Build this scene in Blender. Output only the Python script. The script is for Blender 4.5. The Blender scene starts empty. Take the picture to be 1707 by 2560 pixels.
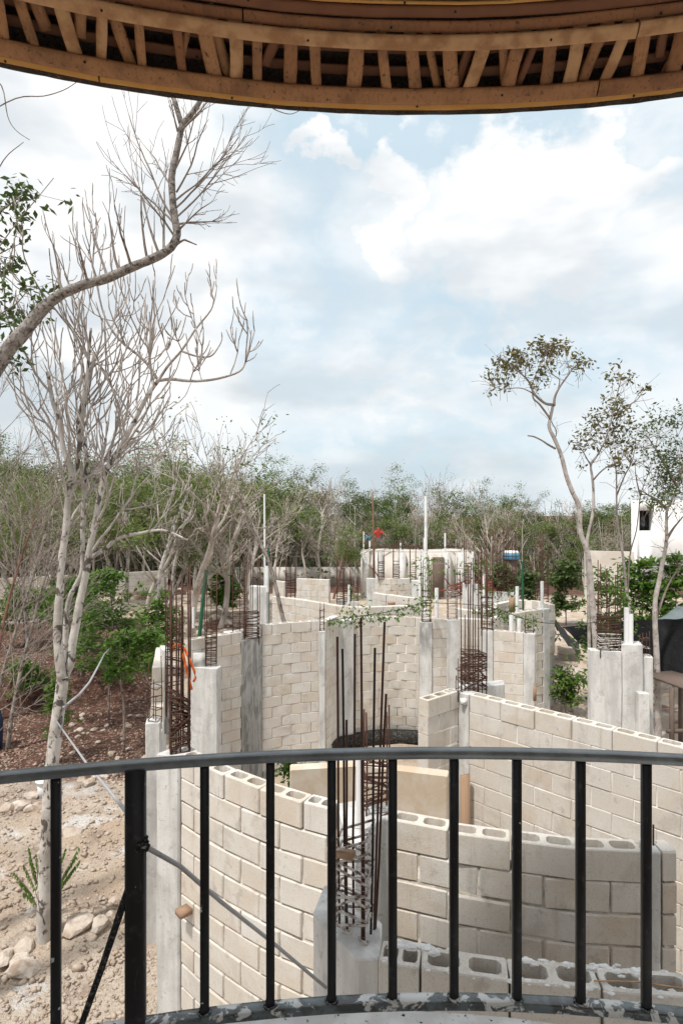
import bpy, bmesh, math, random
import numpy as np
from mathutils import Vector, Matrix, noise
R = math.radians
S = bpy.context.scene
C = S.collection
rnd = random.Random(7)

# ---------------------------------------------------------------- camera, sky, sun, exposure
CAMZ = 5.2            # metres above the ground: eye level on the upper balcony
F = 1500.0            # focal length in pixels of the 1707 x 2560 photograph
cam = bpy.data.cameras.new('camera'); camo = bpy.data.objects.new('camera', cam); C.objects.link(camo)
camo.location = (0, 0, CAMZ); camo.rotation_euler = (R(90), 0, 0)
cam.sensor_fit = 'VERTICAL'; cam.sensor_height = 36; cam.lens = 36 * F / 2560
cam.clip_start = 0.05; cam.clip_end = 3000
S.camera = camo
SUN_EL, SUN_AZ = R(63), R(-138)       # azimuth from +Y towards +X: the sun stands left of and behind the camera
sd = Vector((math.sin(SUN_AZ) * math.cos(SUN_EL), math.cos(SUN_AZ) * math.cos(SUN_EL), math.sin(SUN_EL)))
sl = bpy.data.lights.new('sun', 'SUN'); sl.energy = 3.2; sl.angle = R(4); sl.color = (1, .95, .88)
so = bpy.data.objects.new('sun', sl); C.objects.link(so); so.rotation_euler = sd.to_track_quat('Z', 'Y').to_euler()
so.location = (-20, -20, 40)
S.view_settings.view_transform = 'Standard'; S.view_settings.look = 'None'
S.view_settings.exposure = 0.31; S.view_settings.gamma = 1
S.render.engine = 'CYCLES'; S.cycles.use_denoising = True
S.cycles.adaptive_threshold = .02; S.cycles.max_bounces = 6; S.cycles.diffuse_bounces = 4; S.cycles.transparent_max_bounces = 8

class NT:
    """small helper to write node trees as expressions"""
    def __init__(s, tree): s.t = tree; s.l = tree.links
    def n(s, typ, **kw):
        o = s.t.nodes.new(typ)
        for k, v in kw.items(): setattr(o, k, v)
        return o
    def put(s, sock, v):
        if isinstance(v, bpy.types.NodeSocket): s.l.new(v, sock)
        elif v is not None: sock.default_value = v
    def m(s, op, a, b=None, c=None, clamp=False):
        o = s.n('ShaderNodeMath', operation=op, use_clamp=clamp); s.put(o.inputs[0], a)
        if b is not None: s.put(o.inputs[1], b)
        if c is not None: s.put(o.inputs[2], c)
        return o.outputs[0]
    def mix(s, f, a, b, mode='MIX'):
        o = s.n('ShaderNodeMix', data_type='RGBA', blend_type=mode); s.put(o.inputs[0], f); s.put(o.inputs[6], a); s.put(o.inputs[7], b)
        return o.outputs[2]
    def ramp(s, v, lo, hi, a=0., b=1.):
        o = s.n('ShaderNodeMapRange', interpolation_type='SMOOTHSTEP'); s.put(o.inputs[0], v)
        o.inputs[1].default_value = lo; o.inputs[2].default_value = hi; o.inputs[3].default_value = a; o.inputs[4].default_value = b
        return o.outputs[0]
    def noise(s, vec, scale, detail=4, rough=.55, dist=0.):
        o = s.n('ShaderNodeTexNoise'); s.put(o.inputs['Vector'], vec)
        o.inputs['Scale'].default_value = scale; o.inputs['Detail'].default_value = detail
        o.inputs['Roughness'].default_value = rough; o.inputs['Distortion'].default_value = dist
        return o.outputs[0]
    def scale(s, vec, xyz):
        o = s.n('ShaderNodeVectorMath', operation='MULTIPLY'); s.put(o.inputs[0], vec); o.inputs[1].default_value = xyz
        return o.outputs[0]

wd = bpy.data.worlds.new('World'); S.world = wd; wd.use_nodes = True
w = NT(wd.node_tree); bg = wd.node_tree.nodes['Background']
sky = w.n('ShaderNodeTexSky', sky_type='NISHITA', sun_disc=False)
sky.sun_elevation = SUN_EL; sky.sun_rotation = SUN_AZ; sky.air_density = 1.0; sky.dust_density = 2.5; sky.ozone_density = 2.0
tc = w.n('ShaderNodeTexCoord').outputs['Generated']
sp = w.n('ShaderNodeSeparateXYZ'); w.l.new(tc, sp.inputs[0])
az = w.m('ARCTAN2', sp.outputs[0], sp.outputs[1]); el = w.m('ARCSINE', sp.outputs[2])
warp = w.noise(w.scale(tc, (2.2, 2.2, 3.2)), 2.6, 5, .56)
warp2 = w.noise(w.scale(tc, (3.1, 3.1, 4.4)), 3.4, 5, .55)
azw = w.m('ADD', az, w.m('MULTIPLY', w.m('SUBTRACT', warp, .5), .42))
elw = w.m('ADD', el, w.m('MULTIPLY', w.m('SUBTRACT', warp2, .5), .34))
def blob(px, py, sx, sy, tilt=0., a=None, e=None):
    a0 = math.atan2(px - 853.5, F); e0 = math.atan2((1280 - py), math.hypot(F, px - 853.5))
    da = w.m('SUBTRACT', azw, a0); de = w.m('SUBTRACT', elw, e0); c, s_ = math.cos(tilt), math.sin(tilt)
    u = w.m('ADD', w.m('MULTIPLY', da, c / (sx / F)), w.m('MULTIPLY', de, s_ / (sx / F)))
    v = w.m('ADD', w.m('MULTIPLY', da, -s_ / (sy / F)), w.m('MULTIPLY', de, c / (sy / F)))
    r2 = w.m('ADD', w.m('MULTIPLY', u, u), w.m('MULTIPLY', v, v))
    return w.m('EXPONENT', w.m('MULTIPLY', r2, -1.0))
# gaps of blue between the clouds
holes = None
for b, amt in ((blob(770, 330, 150, 110), .75), (blob(1130, 315, 440, 70), .90), (blob(730, 560, 100, 320, -.25), .78), (blob(1600, 400, 170, 120), .55),
          (blob(690, 820, 140, 190, -.5), .52), (blob(1150, 790, 330, 70, .12), .50), (blob(1010, 1090, 420, 60), .46), (blob(1420, 900, 260, 90), .42), (blob(900, 960, 300, 50, .1), .40)):
    t_ = w.m('MULTIPLY', b, amt); holes = t_ if holes is None else w.m('MAXIMUM', holes, t_)
cov = w.m('SUBTRACT', w.ramp(w.noise(w.scale(tc, (1.4, 1.4, 3.4)), 2.1, 5, .55, .4), .30, .66, .66, 1.0), holes)
cov = w.m('MAXIMUM', cov, .16)
for px, py, r in ((1240, 470, 165), (1430, 460, 150), (1000, 470, 120), (860, 385, 70), (1310, 580, 270), (230, 520, 560), (330, 900, 420), (480, 700, 190), (1000, 620, 120)):      # heaped cloud tops
    cov = w.m('MAXIMUM', cov, w.ramp(blob(px, py, r, r * .72), .16, .72))
soft = w.noise(w.scale(tc, (1.2, 1.2, 3.0)), 3.2, 4, .5)
grey = w.mix(w.ramp(soft, .34, .58), (6.6, 7.1, 7.5, 1), (9.3, 9.3, 9.3, 1))
blue = w.mix(.80, sky.outputs[0], (5.9, 7.6, 8.6, 1))
lower = w.ramp(el, .02, .35)                         # thinner, greyer cloud towards the horizon
grey = w.mix(lower, w.mix(w.ramp(soft, .35, .65), (5.5, 6.1, 6.45, 1), (8.3, 8.6, 8.7, 1)), grey)
w.l.new(w.mix(cov, blue, grey), bg.inputs[0]); bg.inputs[1].default_value = .093
wd.cycles.sampling_method = 'MANUAL'; wd.cycles.sample_map_resolution = 256

# ---------------------------------------------------------------- helpers
def P(px, py, Y):                      # a pixel and its distance along the view axis -> a point
    return Vector(((px - 853.5) / F * Y, Y, CAMZ - (py - 1280) / F * Y))
def T(px, py, D):                      # a pixel on something D metres below the eye -> plan position
    Y = F * D / (py - 1280); return ((px - 853.5) / F * Y, Y)
def X(px, Y): return (px - 853.5) / F * Y

class MB:
    """collects quads and triangles, builds one mesh"""
    def __init__(s): s.v = []; s.q = []; s.t = []; s.n = 0
    def add(s, v, q=None, t=None):
        v = np.asarray(v, float).reshape(-1, 3); s.v.append(v)
        if q is not None and len(q): s.q.append(np.asarray(q, int).reshape(-1, 4) + s.n)
        if t is not None and len(t): s.t.append(np.asarray(t, int).reshape(-1, 3) + s.n)
        s.n += len(v); return s
    def tube(s, pts, rad, sides=6, caps=True):
        p = np.asarray([tuple(a) for a in pts], float); k = len(p)
        r = np.full(k, rad, float) if np.isscalar(rad) else np.asarray(rad, float)
        tg = np.gradient(p, axis=0); tg /= np.linalg.norm(tg, axis=1, keepdims=True) + 1e-9
        d = p[-1] - p[0]; ref = np.eye(3)[np.argmin(np.abs(d))]
        a = np.cross(tg, ref); a /= np.linalg.norm(a, axis=1, keepdims=True) + 1e-9; b = np.cross(tg, a)
        th = np.arange(sides) * 2 * math.pi / sides
        ring = p[:, None, :] + r[:, None, None] * (np.cos(th)[None, :, None] * a[:, None, :] + np.sin(th)[None, :, None] * b[:, None, :])
        i = np.arange(k - 1)[:, None] * sides; j = np.arange(sides)[None, :]; j2 = (j + 1) % sides
        q = np.stack([i + j, i + j2, i + sides + j2, i + sides + j], -1).reshape(-1, 4); tr = []
        v = ring.reshape(-1, 3)
        if caps:
            v = np.vstack([v, p[0], p[-1]]); c0, c1 = k * sides, k * sides + 1
            for jj in range(sides):
                tr.append((c0, (jj + 1) % sides, jj)); tr.append((c1, (k - 1) * sides + jj, (k - 1) * sides + (jj + 1) % sides))
        return s.add(v, q, tr)
    def box(s, c, size, rz=0., rot=None):
        x, y, z = (a / 2 for a in size)
        v = np.array([(-x, -y, -z), (x, -y, -z), (x, y, -z), (-x, y, -z), (-x, -y, z), (x, -y, z), (x, y, z), (-x, y, z)])
        m = np.array(rot) if rot is not None else np.array(Matrix.Rotation(rz, 3, 'Z'))
        return s.add(v @ m.T + np.array(c), [(0, 3, 2, 1), (4, 5, 6, 7), (0, 1, 5, 4), (1, 2, 6, 5), (2, 3, 7, 6), (3, 0, 4, 7)])
    def mesh(s, name, mat=None, smooth=False):
        me = bpy.data.meshes.new(name)
        v = np.vstack(s.v) if s.v else np.zeros((0, 3)); q = np.vstack(s.q) if s.q else np.zeros((0, 4), int); t = np.vstack(s.t) if s.t else np.zeros((0, 3), int)
        me.vertices.add(len(v)); me.vertices.foreach_set('co', v.ravel())
        li = np.concatenate([q.ravel(), t.ravel()]).astype(np.int32); me.loops.add(len(li)); me.loops.foreach_set('vertex_index', li)
        st = np.concatenate([np.arange(len(q)) * 4, len(q) * 4 + np.arange(len(t)) * 3]).astype(np.int32)
        me.polygons.add(len(st)); me.polygons.foreach_set('loop_start', st)
        if smooth: me.polygons.foreach_set('use_smooth', np.ones(len(st), bool))
        me.update(calc_edges=True)
        if mat: me.materials.append(mat)
        return me
    def build(s, name, mat, parent=None, smooth=False): return obj(name, s.mesh(name, mat, smooth), parent)

def obj(name, me, parent=None, loc=None, rz=0., scale=None):
    o = bpy.data.objects.new(name, me); C.objects.link(o)
    if loc is not None: o.location = loc
    if rz: o.rotation_euler = (0, 0, rz)
    if scale is not None: o.scale = scale
    if parent is not None:
        o.parent = parent; o.matrix_parent_inverse = parent.matrix_basis.inverted()   # children are laid out in world coordinates
    return o
def tag(o, label, cat, group=None, kind=None):
    if label: o['label'] = label
    if cat: o['category'] = cat
    if group: o['group'] = group
    if kind or cat: o['kind'] = kind or 'thing'
    return o
def thing(name, label, cat, loc=(0, 0, 0), group=None):
    o = bpy.data.objects.new(name, None); C.objects.link(o); o.location = loc; o.empty_display_size = .2
    return tag(o, label, cat, group)

# ---------------------------------------------------------------- materials
MATS = {}
def material(name, fn, rough=.85, metal=0., bump=None, spec=.3, trans=None):
    m = bpy.data.materials.new(name); m.use_nodes = True; t = NT(m.node_tree); b = m.node_tree.nodes['Principled BSDF']
    b.inputs['Roughness'].default_value = rough; b.inputs['Metallic'].default_value = metal; b.inputs['Specular IOR Level'].default_value = spec
    pos = t.n('ShaderNodeNewGeometry').outputs['Position']
    col = fn(t, pos); t.put(b.inputs['Base Color'], col)
    if bump:
        h, st, dist = bump(t, pos); bn = t.n('ShaderNodeBump'); bn.inputs['Strength'].default_value = st; bn.inputs['Distance'].default_value = dist
        t.l.new(h, bn.inputs['Height']); t.l.new(bn.outputs[0], b.inputs['Normal'])
    if trans:
        tr = t.n('ShaderNodeBsdfTranslucent'); t.put(tr.inputs[0], col); ms = t.n('ShaderNodeMixShader'); ms.inputs[0].default_value = trans
        out = m.node_tree.nodes['Material Output']; t.l.new(b.outputs[0], ms.inputs[1]); t.l.new(tr.outputs[0], ms.inputs[2]); t.l.new(ms.outputs[0], out.inputs[0])
    MATS[name] = m; return m
def rgb(r, g, b): return (r, g, b, 1)
def rand(t): return t.n('ShaderNodeObjectInfo').outputs['Random']

def smear(t, p, a):
    a = t.mix(t.ramp(t.noise(p, 1.15, 6, .66, .9), .50, .60, 0, .62), a, rgb(.64, .61, .565))          # mortar and lime wiped over the joints
    a = t.mix(t.ramp(t.noise(t.scale(p, (1, 1, .7)), 2.6, 5, .65, .5), .55, .67, 0, .42), a, rgb(.41, .375, .335))
    a = t.mix(t.ramp(t.noise(t.scale(p, (9, 9, .55)), 1, 4, .6), .58, .70, 0, .38), a, rgb(.41, .34, .275))
    return t.mix(t.ramp(t.noise(p, 7, 5, .7), .58, .68, 0, .45), a, rgb(.34, .31, .28))
def f_block(t, p):
    r = rand(t)
    a = t.mix(t.ramp(r, 0, 1), rgb(.61, .55, .475), rgb(.655, .62, .57))
    r2 = t.m('FRACT', t.m('MULTIPLY', r, 7.31))
    a = t.mix(t.m('MULTIPLY', t.ramp(r2, .55, 1.), .55), a, rgb(.575, .475, .37))
    a = t.mix(t.m('MULTIPLY', t.ramp(t.noise(p, 3.2, 4), .46, .66), .65), a, rgb(.71, .69, .65))         # lime bloom
    a = t.mix(t.m('MULTIPLY', t.ramp(t.noise(t.scale(p, (6, 6, .8)), 1.2, 3), .60, .76), .28), a, rgb(.40, .355, .31))  # run-off streaks
    a = smear(t, p, a)
    a = t.mix(t.ramp(t.noise(p, 110, 2), .30, .46, .34, 0), a, rgb(.30, .25, .21))
    return a
material('block', f_block, .95, bump=lambda t, p: (t.m('ADD', t.noise(p, 160, 3), t.m('MULTIPLY', t.noise(p, 28, 3), .7)), .55, .006))
def f_conc(t, p):
    a = t.mix(t.ramp(t.noise(t.scale(p, (4, 4, .9)), 1.5, 5, .6), .36, .66), rgb(.50, .495, .48), rgb(.68, .675, .66))
    a = t.mix(t.m('MULTIPLY', t.ramp(t.noise(t.scale(p, (11, 11, .7)), 1.0, 3), .56, .74), .35), a, rgb(.42, .39, .355))
    a = t.mix(t.ramp(t.noise(p, 3.1, 6, .7, .7), .53, .64, 0, .55), a, rgb(.40, .395, .385))
    return t.mix(t.ramp(t.noise(p, 24, 4), .60, .70, 0, .5), t.mix(t.ramp(t.noise(p, 62, 2), .70, .75, 0, .7), a, rgb(.20, .19, .18)), rgb(.33, .31, .29))
material('concrete', f_conc, .9, bump=lambda t, p: (t.m('ADD', t.noise(p, 12, 5), t.m('MULTIPLY', t.noise(p, 90, 2), .5)), .5, .008))
def f_wet(t, p):
    a = t.mix(t.ramp(t.noise(t.scale(p, (5, 5, 1.1)), 1.4, 6, .65, 1.2), .40, .62), rgb(.20, .20, .195), rgb(.37, .365, .35))
    wv = t.n('ShaderNodeTexWave', wave_type='RINGS'); t.l.new(t.scale(p, (3.2, 3.2, .9)), wv.inputs[0]); wv.inputs['Scale'].default_value = 1.6; wv.inputs['Distortion'].default_value = 4
    return t.mix(t.ramp(wv.outputs[1], .86, .99, 0, .45), a, rgb(.48, .47, .44))
material('fresh_concrete', f_wet, .8, bump=lambda t, p: (t.noise(p, 14, 4), .4, .006))
material('mortar', lambda t, p: smear(t, p, t.mix(t.noise(p, 20, 4), rgb(.47, .435, .39), rgb(.62, .59, .55))), .95, bump=lambda t, p: (t.noise(p, 60, 4), .8, .01))
material('near_mortar', lambda t, p: t.mix(t.ramp(t.noise(p, 4.5, 5, .7), .40, .60), rgb(.30, .265, .23), rgb(.60, .555, .495)), .95, bump=lambda t, p: (t.noise(p, 60, 4), .8, .01))
material('lime', lambda t, p: t.mix(t.ramp(t.noise(p, 14, 5), .35, .6), rgb(.62, .60, .57), rgb(.80, .795, .78)), .95, bump=lambda t, p: (t.noise(p, 50, 5), .8, .012))
material('plaster', lambda t, p: t.mix(t.ramp(t.noise(p, 2.2, 6, .65, .6), .38, .64), rgb(.52, .415, .305), rgb(.60, .53, .45)), .9, bump=lambda t, p: (t.noise(p, 18, 5), .4, .006))
material('farwall', lambda t, p: t.mix(t.ramp(t.noise(p, 1.2, 5), .38, .64), rgb(.53, .48, .425), rgb(.62, .585, .54)), .9)
material('rebar', lambda t, p: t.mix(t.noise(p, 22, 4), rgb(.048, .022, .016), rgb(.115, .058, .042)), .8, .1, bump=lambda t, p: (t.noise(t.scale(p, (1, 1, 6)), 60, 1), .5, .003))
material('rebar_dark', lambda t, p: t.mix(t.noise(p, 40, 3), rgb(.012, .012, .013), rgb(.035, .028, .026)), .6, .2)
material('rebar_limed', lambda t, p: t.mix(t.ramp(t.noise(p, 30, 4), .36, .56), rgb(.16, .10, .08), rgb(.58, .56, .535)), .9)
material('tar', lambda t, p: t.mix(t.ramp(t.noise(p, 30, 4), .5, .7), rgb(.018, .017, .016), rgb(.12, .11, .10)), .7)
def f_black(t, p):
    a = t.mix(t.ramp(t.noise(p, 26, 5), .58, .74, 0, .6), rgb(.009, .009, .011), rgb(.05, .05, .055))
    a = t.mix(t.ramp(t.noise(t.scale(p, (1, 1, .25)), 60, 4), .60, .72, 0, .5), a, rgb(.07, .06, .055))
    return t.mix(t.ramp(t.noise(p, 33, 3, .5), .715, .735), a, rgb(.50, .50, .50))
material('black_paint', f_black, .42, spec=.35, bump=lambda t, p: (t.noise(p, 30, 4), .25, .003))
material('rail_sky_sheen', lambda t, p: t.mix(t.ramp(t.noise(p, 9, 6, .65), .40, .66), rgb(.085, .10, .11), rgb(.16, .185, .195)), .30, spec=1., bump=lambda t, p: (t.noise(t.scale(p, (1, 3, 3)), 22, 4), .3, .004))  # sky reflection on the black top rail, painted in as a lighter blue-grey
def f_rail(t, p):
    a = t.mix(t.ramp(t.noise(p, 18, 5), .42, .62), rgb(.020, .026, .030), rgb(.085, .115, .125))
    return t.mix(t.ramp(t.noise(p, 13, 5, .6, .8), .52, .575), a, rgb(.62, .63, .62))
material('splashed_paint', f_rail, .26, spec=1., bump=lambda t, p: (t.noise(p, 30, 4), .3, .003))
def f_bamboo(t, p):
    r = t.m('FRACT', t.m('MULTIPLY', rand(t), 3.7))
    a = t.mix(r, rgb(.27, .12, .055), rgb(.47, .25, .12))
    a = t.mix(t.ramp(t.noise(p, 9, 4), .42, .66, 0, .6), a, rgb(.15, .075, .042))
    a = t.mix(t.ramp(t.noise(t.scale(p, (90, 8, 90)), 1, 4, .7), .50, .68, 0, .5), a, rgb(.12, .058, .03))
    return t.mix(t.ramp(t.noise(p, 46, 4), .62, .70, 0, .8), a, rgb(.06, .034, .024))
material('bamboo', f_bamboo, .6, bump=lambda t, p: (t.noise(p, 45, 4), .35, .004))
material('bamboo_pale', lambda t, p: t.mix(t.ramp(t.noise(p, 14, 4), .4, .66), rgb(.54, .325, .17), rgb(.36, .19, .09)), .55, bump=lambda t, p: (t.noise(p, 45, 4), .3, .003))
material('bamboo_dark', lambda t, p: t.mix(t.noise(p, 12, 4), rgb(.15, .062, .034), rgb(.25, .115, .06)), .65, bump=lambda t, p: (t.noise(p, 45, 4), .35, .004))
material('bamboo_edge', lambda t, p: t.mix(t.noise(p, 14, 4), rgb(.50, .23, .05), rgb(.62, .36, .12)), .5)
material('thatch', lambda t, p: t.mix(t.noise(p, 34, 5), rgb(.035, .026, .022), rgb(.16, .125, .105)), .95, bump=lambda t, p: (t.noise(p, 70, 5), 1., .03))
material('pvc', lambda t, p: t.mix(t.ramp(t.noise(p, 5, 4), .5, .7), rgb(.80, .81, .82), rgb(.66, .65, .62)), .35, spec=.5)
material('orange', lambda t, p: t.mix(t.noise(p, 9, 2), rgb(.75, .12, .02), rgb(.85, .20, .03)), .45)
material('green_pole', lambda t, p: t.mix(t.noise(p, 9, 2), rgb(.012, .085, .045), rgb(.03, .13, .075)), .5)
material('timber', lambda t, p: t.mix(t.noise(t.scale(p, (30, 30, 2)), 1, 4), rgb(.27, .165, .105), rgb(.42, .285, .19)), .8)
material('old_timber', lambda t, p: t.mix(t.noise(t.scale(p, (12, 12, 3)), 2, 4), rgb(.10, .07, .055), rgb(.19, .145, .12)), .85)
material('white_paint', lambda t, p: t.mix(t.ramp(t.noise(p, .8, 4), .4, .7), rgb(.80, .80, .80), rgb(.74, .735, .72)), .8)
material('tarp', lambda t, p: t.mix(t.noise(p, 3, 4), rgb(.004, .004, .005), rgb(.010, .010, .011)), .6, spec=.16, bump=lambda t, p: (t.noise(p, 7, 5), .5, .05))
material('tarp_grey', lambda t, p: t.mix(t.noise(p, 2, 4), rgb(.16, .19, .20), rgb(.28, .32, .33)), .6)
material('glass_dark', lambda t, p: rgb(.012, .014, .015), .08, spec=.8)
material('blue', lambda t, p: t.mix(t.noise(p, 2, 3), rgb(.05, .17, .30), rgb(.08, .24, .38)), .5)
material('navy', lambda t, p: rgb(.01, .03, .08), .5)
material('red', lambda t, p: t.mix(t.noise(p, 6, 3), rgb(.42, .04, .04), rgb(.55, .07, .05)), .8)
material('steel_red', lambda t, p: t.mix(t.noise(p, 6, 3), rgb(.17, .045, .035), rgb(.26, .09, .06)), .8)
material('skin', lambda t, p: rgb(.22, .11, .07), .6)
material('trousers', lambda t, p: rgb(.20, .17, .15), .9)
material('cable', lambda t, p: t.mix(t.noise(p, 40, 3), rgb(.30, .30, .31), rgb(.44, .44, .45)), .6)
material('strap', lambda t, p: t.mix(t.ramp(t.noise(p, 120, 3), .5, .7), rgb(.008, .008, .008), rgb(.12, .12, .12)), .7)
def f_stone(t, p):
    a = t.mix(rand(t), rgb(.44, .36, .29), rgb(.56, .50, .44))
    return t.mix(t.ramp(t.noise(p, 7, 5), .42, .66), a, rgb(.34, .26, .20))
material('stone', f_stone, .95, bump=lambda t, p: (t.noise(p, 16, 5), .8, .03))
def bark(name, c1, c2, c3, th=.60, sc=5., rough=False):
    def f(t, p):
        if rough:
            a = t.mix(t.ramp(t.noise(p, sc * 2.2, 6, .7), .36, .62), c1, c2)
            return t.mix(t.ramp(t.noise(p, sc * 3, 5, .7, 1.2), th, th + .10, 0, .85), a, c3)
        a = t.mix(t.ramp(t.noise(p, sc * .8, 5), .36, .64), c1, c2)
        return t.mix(t.ramp(t.noise(t.scale(p, (1.5, 1.5, 1)), sc, 5, .6, .8), th, th + .07, 0, .88), a, c3)
    material(name, f, .95, bump=lambda t, p: (t.noise(t.scale(p, (3, 3, 1)), 12, 5), .8, .015))
bark('bark_white', rgb(.60, .57, .53), rgb(.40, .37, .335), rgb(.06, .045, .040), .525, 5.5)
bark('bark_rough', rgb(.33, .30, .275), rgb(.19, .165, .15), rgb(.045, .034, .030), .50, 7, True)
bark('bark_grey', rgb(.36, .32, .285), rgb(.22, .185, .165), rgb(.07, .052, .045), .52, 7)
bark('bark_twig', rgb(.30, .255, .225), rgb(.22, .18, .155), rgb(.12, .09, .075), .58, 6)
bark('bark_pale', rgb(.50, .46, .43), rgb(.34, .30, .275), rgb(.12, .09, .08), .58, 8)
bark('bark_far', rgb(.52, .47, .42), rgb(.32, .275, .235), rgb(.10, .08, .065), .60, 1.6)
bark('bark_red', rgb(.22, .115, .085), rgb(.16, .085, .065), rgb(.12, .06, .045), .6, 2)
def leaf(name, a, b, c, th=.35):
    def f(t, p):
        k = t.mix(t.ramp(t.noise(p, 1.1, 3), .38, .62), a, b)
        return t.mix(t.ramp(t.noise(p, 9, 2), .55, .68, 0, .8), k, c)
    material(name, f, .55, spec=.35, trans=th)
leaf('leaf_green', rgb(.06, .14, .015), rgb(.11, .20, .028), rgb(.16, .24, .045))
leaf('leaf_dark', rgb(.050, .090, .022), rgb(.085, .13, .035), rgb(.12, .14, .05))
leaf('leaf_far', rgb(.095, .15, .030), rgb(.165, .215, .055), rgb(.23, .22, .09), .4)
leaf('leaf_olive', rgb(.12, .115, .038), rgb(.17, .145, .055), rgb(.20, .15, .07))
leaf('leaf_rust', rgb(.16, .075, .028), rgb(.20, .13, .045), rgb(.09, .10, .03))
leaf('leaf_dead', rgb(.17, .085, .045), rgb(.22, .125, .07), rgb(.12, .075, .045))

# ---------------------------------------------------------------- ground
def sm(a, b, x): t = min(1, max(0, (x - a) / (b - a))); return t * t * (3 - 2 * t)
def fbm(x, y, s, o=4): return noise.fractal(Vector((x * s, y * s, 3.7)), .9, 2.1, o)
def bank(x, y):                                   # dug bank of dark red soil on the left
    e = y - (16.0 + .35 * (x + 8) + .5 * fbm(x, y, .35))
    side = sm(-.29, -.36, x / max(y, 1))
    return side * sm(-.55, .45, e) * sm(16, 7, e)
def hgt(x, y):
    z = .05 * fbm(x, y, .9) + .022 * fbm(x, y, 3.3)
    z += .85 * bank(x, y)
    near = sm(-1.9, -2.8, x)                        # loose ground beside the tower
    z += near * (.10 * fbm(x + 9, y, .55) + .035 * fbm(x, y, 5.)) * sm(14, 10, y)
    z += .22 * sm(3.8, 5.5, x) * sm(10, 13, y) * sm(30, 22, y) * (.6 + fbm(x, y, .5))   # rubble on the right
    return z
def soil(x, y):
    b = bank(x, y); pit = sm(-.27, -.33, x / max(y, 1) + .03 * fbm(x, y, .6)) * sm(10.8, 12.6, y + .7 * fbm(x, y, .5)) * sm(24, 20, y)
    far = sm(-2.0, -4., x) * sm(22, 26, y) * (.1 + .6 * fbm(x, y, .25)) * sm(60, 40, y)
    rr = .55 * sm(3.9, 5., x) * sm(10, 12, y) * sm(22, 17, y) * max(0, min(1, .55 + 1.2 * fbm(x, y, .8)))
    woods = sm(36, 41, y + .1 * abs(x)) * .9
    return max(0., min(1., max(b, pit, far, rr, woods)))
def axis(segs):
    out = []
    for a, b, st in segs: out += list(np.arange(a, b, st))
    return np.array(out + [segs[-1][1]])
xs = axis([(-600, -60, 30), (-60, -14, 1.5), (-14, -1.5, .11), (-1.5, 14, .2), (14, 60, 1.5), (60, 600, 30)])
ys = axis([(-200, -20, 20), (-20, 4, 1.), (4, 13, .10), (13, 26, .16), (26, 70, 1.1), (70, 800, 40)])
gv = np.empty((len(ys), len(xs), 3)); gs = np.empty((len(ys), len(xs)))
for j, y in enumerate(ys):
    for i, x in enumerate(xs):
        if abs(x) < 40 and -2 < y < 60: gv[j, i] = (x, y, hgt(x, y)); gs[j, i] = soil(x, y)
        else: gv[j, i] = (x, y, 0); gs[j, i] = .9 if y > 40 else .1
gm = MB(); I = np.arange(len(ys) - 1)[:, None] * len(xs) + np.arange(len(xs) - 1)[None, :]
gm.add(gv, np.stack([I, I + 1, I + 1 + len(xs), I + len(xs)], -1).reshape(-1, 4))
def f_ground(t, p):
    a = t.mix(t.ramp(t.noise(p, .55, 6, .62), .36, .64), rgb(.50, .385, .285), rgb(.60, .515, .43))
    a = t.mix(t.ramp(t.noise(p, 1.3, 6, .62, .5), .545, .66, 0, .85), a, rgb(.70, .68, .66))              # spilt lime and cement
    a = t.mix(t.ramp(t.noise(p, 2.2, 5, .6), .52, .68, 0, .75), a, rgb(.30, .225, .175))
    a = t.mix(t.ramp(t.noise(p, .30, 5, .6, .6), .52, .66, 0, .75), a, rgb(.34, .275, .235))
    s_ = t.n('ShaderNodeAttribute', attribute_name='soil').outputs['Fac']
    d = t.mix(t.ramp(t.noise(p, 1.6, 6, .65), .36, .64), rgb(.062, .028, .020), rgb(.14, .068, .048))
    d = t.mix(t.ramp(t.noise(p, 9, 4), .52, .66, 0, .6), d, rgb(.30, .21, .165))
    edge = t.ramp(t.m('ADD', s_, t.m('MULTIPLY', t.m('SUBTRACT', t.noise(p, 2.5, 5), .5), .7)), .35, .6)
    a = t.mix(edge, a, d)
    return t.mix(t.ramp(t.noise(p, 38, 4), .52, .66, 0, .42), a, rgb(.24, .17, .13))
material('ground', f_ground, .98, bump=lambda t, p: (t.m('ADD', t.noise(p, 16, 6, .65), t.m('MULTIPLY', t.noise(p, 70, 3), .4)), 1., .06))
g = gm.build('ground', MATS['ground'], None, True); tag(g, 'pale limestone building ground with dark red soil on the left', None, None, 'structure')
at = g.data.attributes.new('soil', 'FLOAT', 'POINT'); at.data.foreach_set('value', gs.ravel())

# ---------------------------------------------------------------- balcony: slab, railing, bamboo roof
def circ3(a, b, c):
    (x1, y1), (x2, y2), (x3, y3) = a, b, c
    d = 2 * (x1 * (y2 - y3) + x2 * (y3 - y1) + x3 * (y1 - y2))
    ux = ((x1**2 + y1**2) * (y2 - y3) + (x2**2 + y2**2) * (y3 - y1) + (x3**2 + y3**2) * (y1 - y2)) / d
    uy = ((x1**2 + y1**2) * (x3 - x2) + (x2**2 + y2**2) * (x1 - x3) + (x3**2 + y3**2) * (x2 - x1)) / d
    return ux, uy, math.hypot(x1 - ux, y1 - uy)
def hit(px, cx, cy, r):                        # far crossing of the view ray of a pixel column with a circle in plan
    k = (px - 853.5) / F; a = 1 + k * k; b = -2 * (k * cx + cy); c = cx * cx + cy * cy - r * r
    y = (-b + math.sqrt(b * b - 4 * a * c)) / (2 * a); return k * y, y
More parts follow.
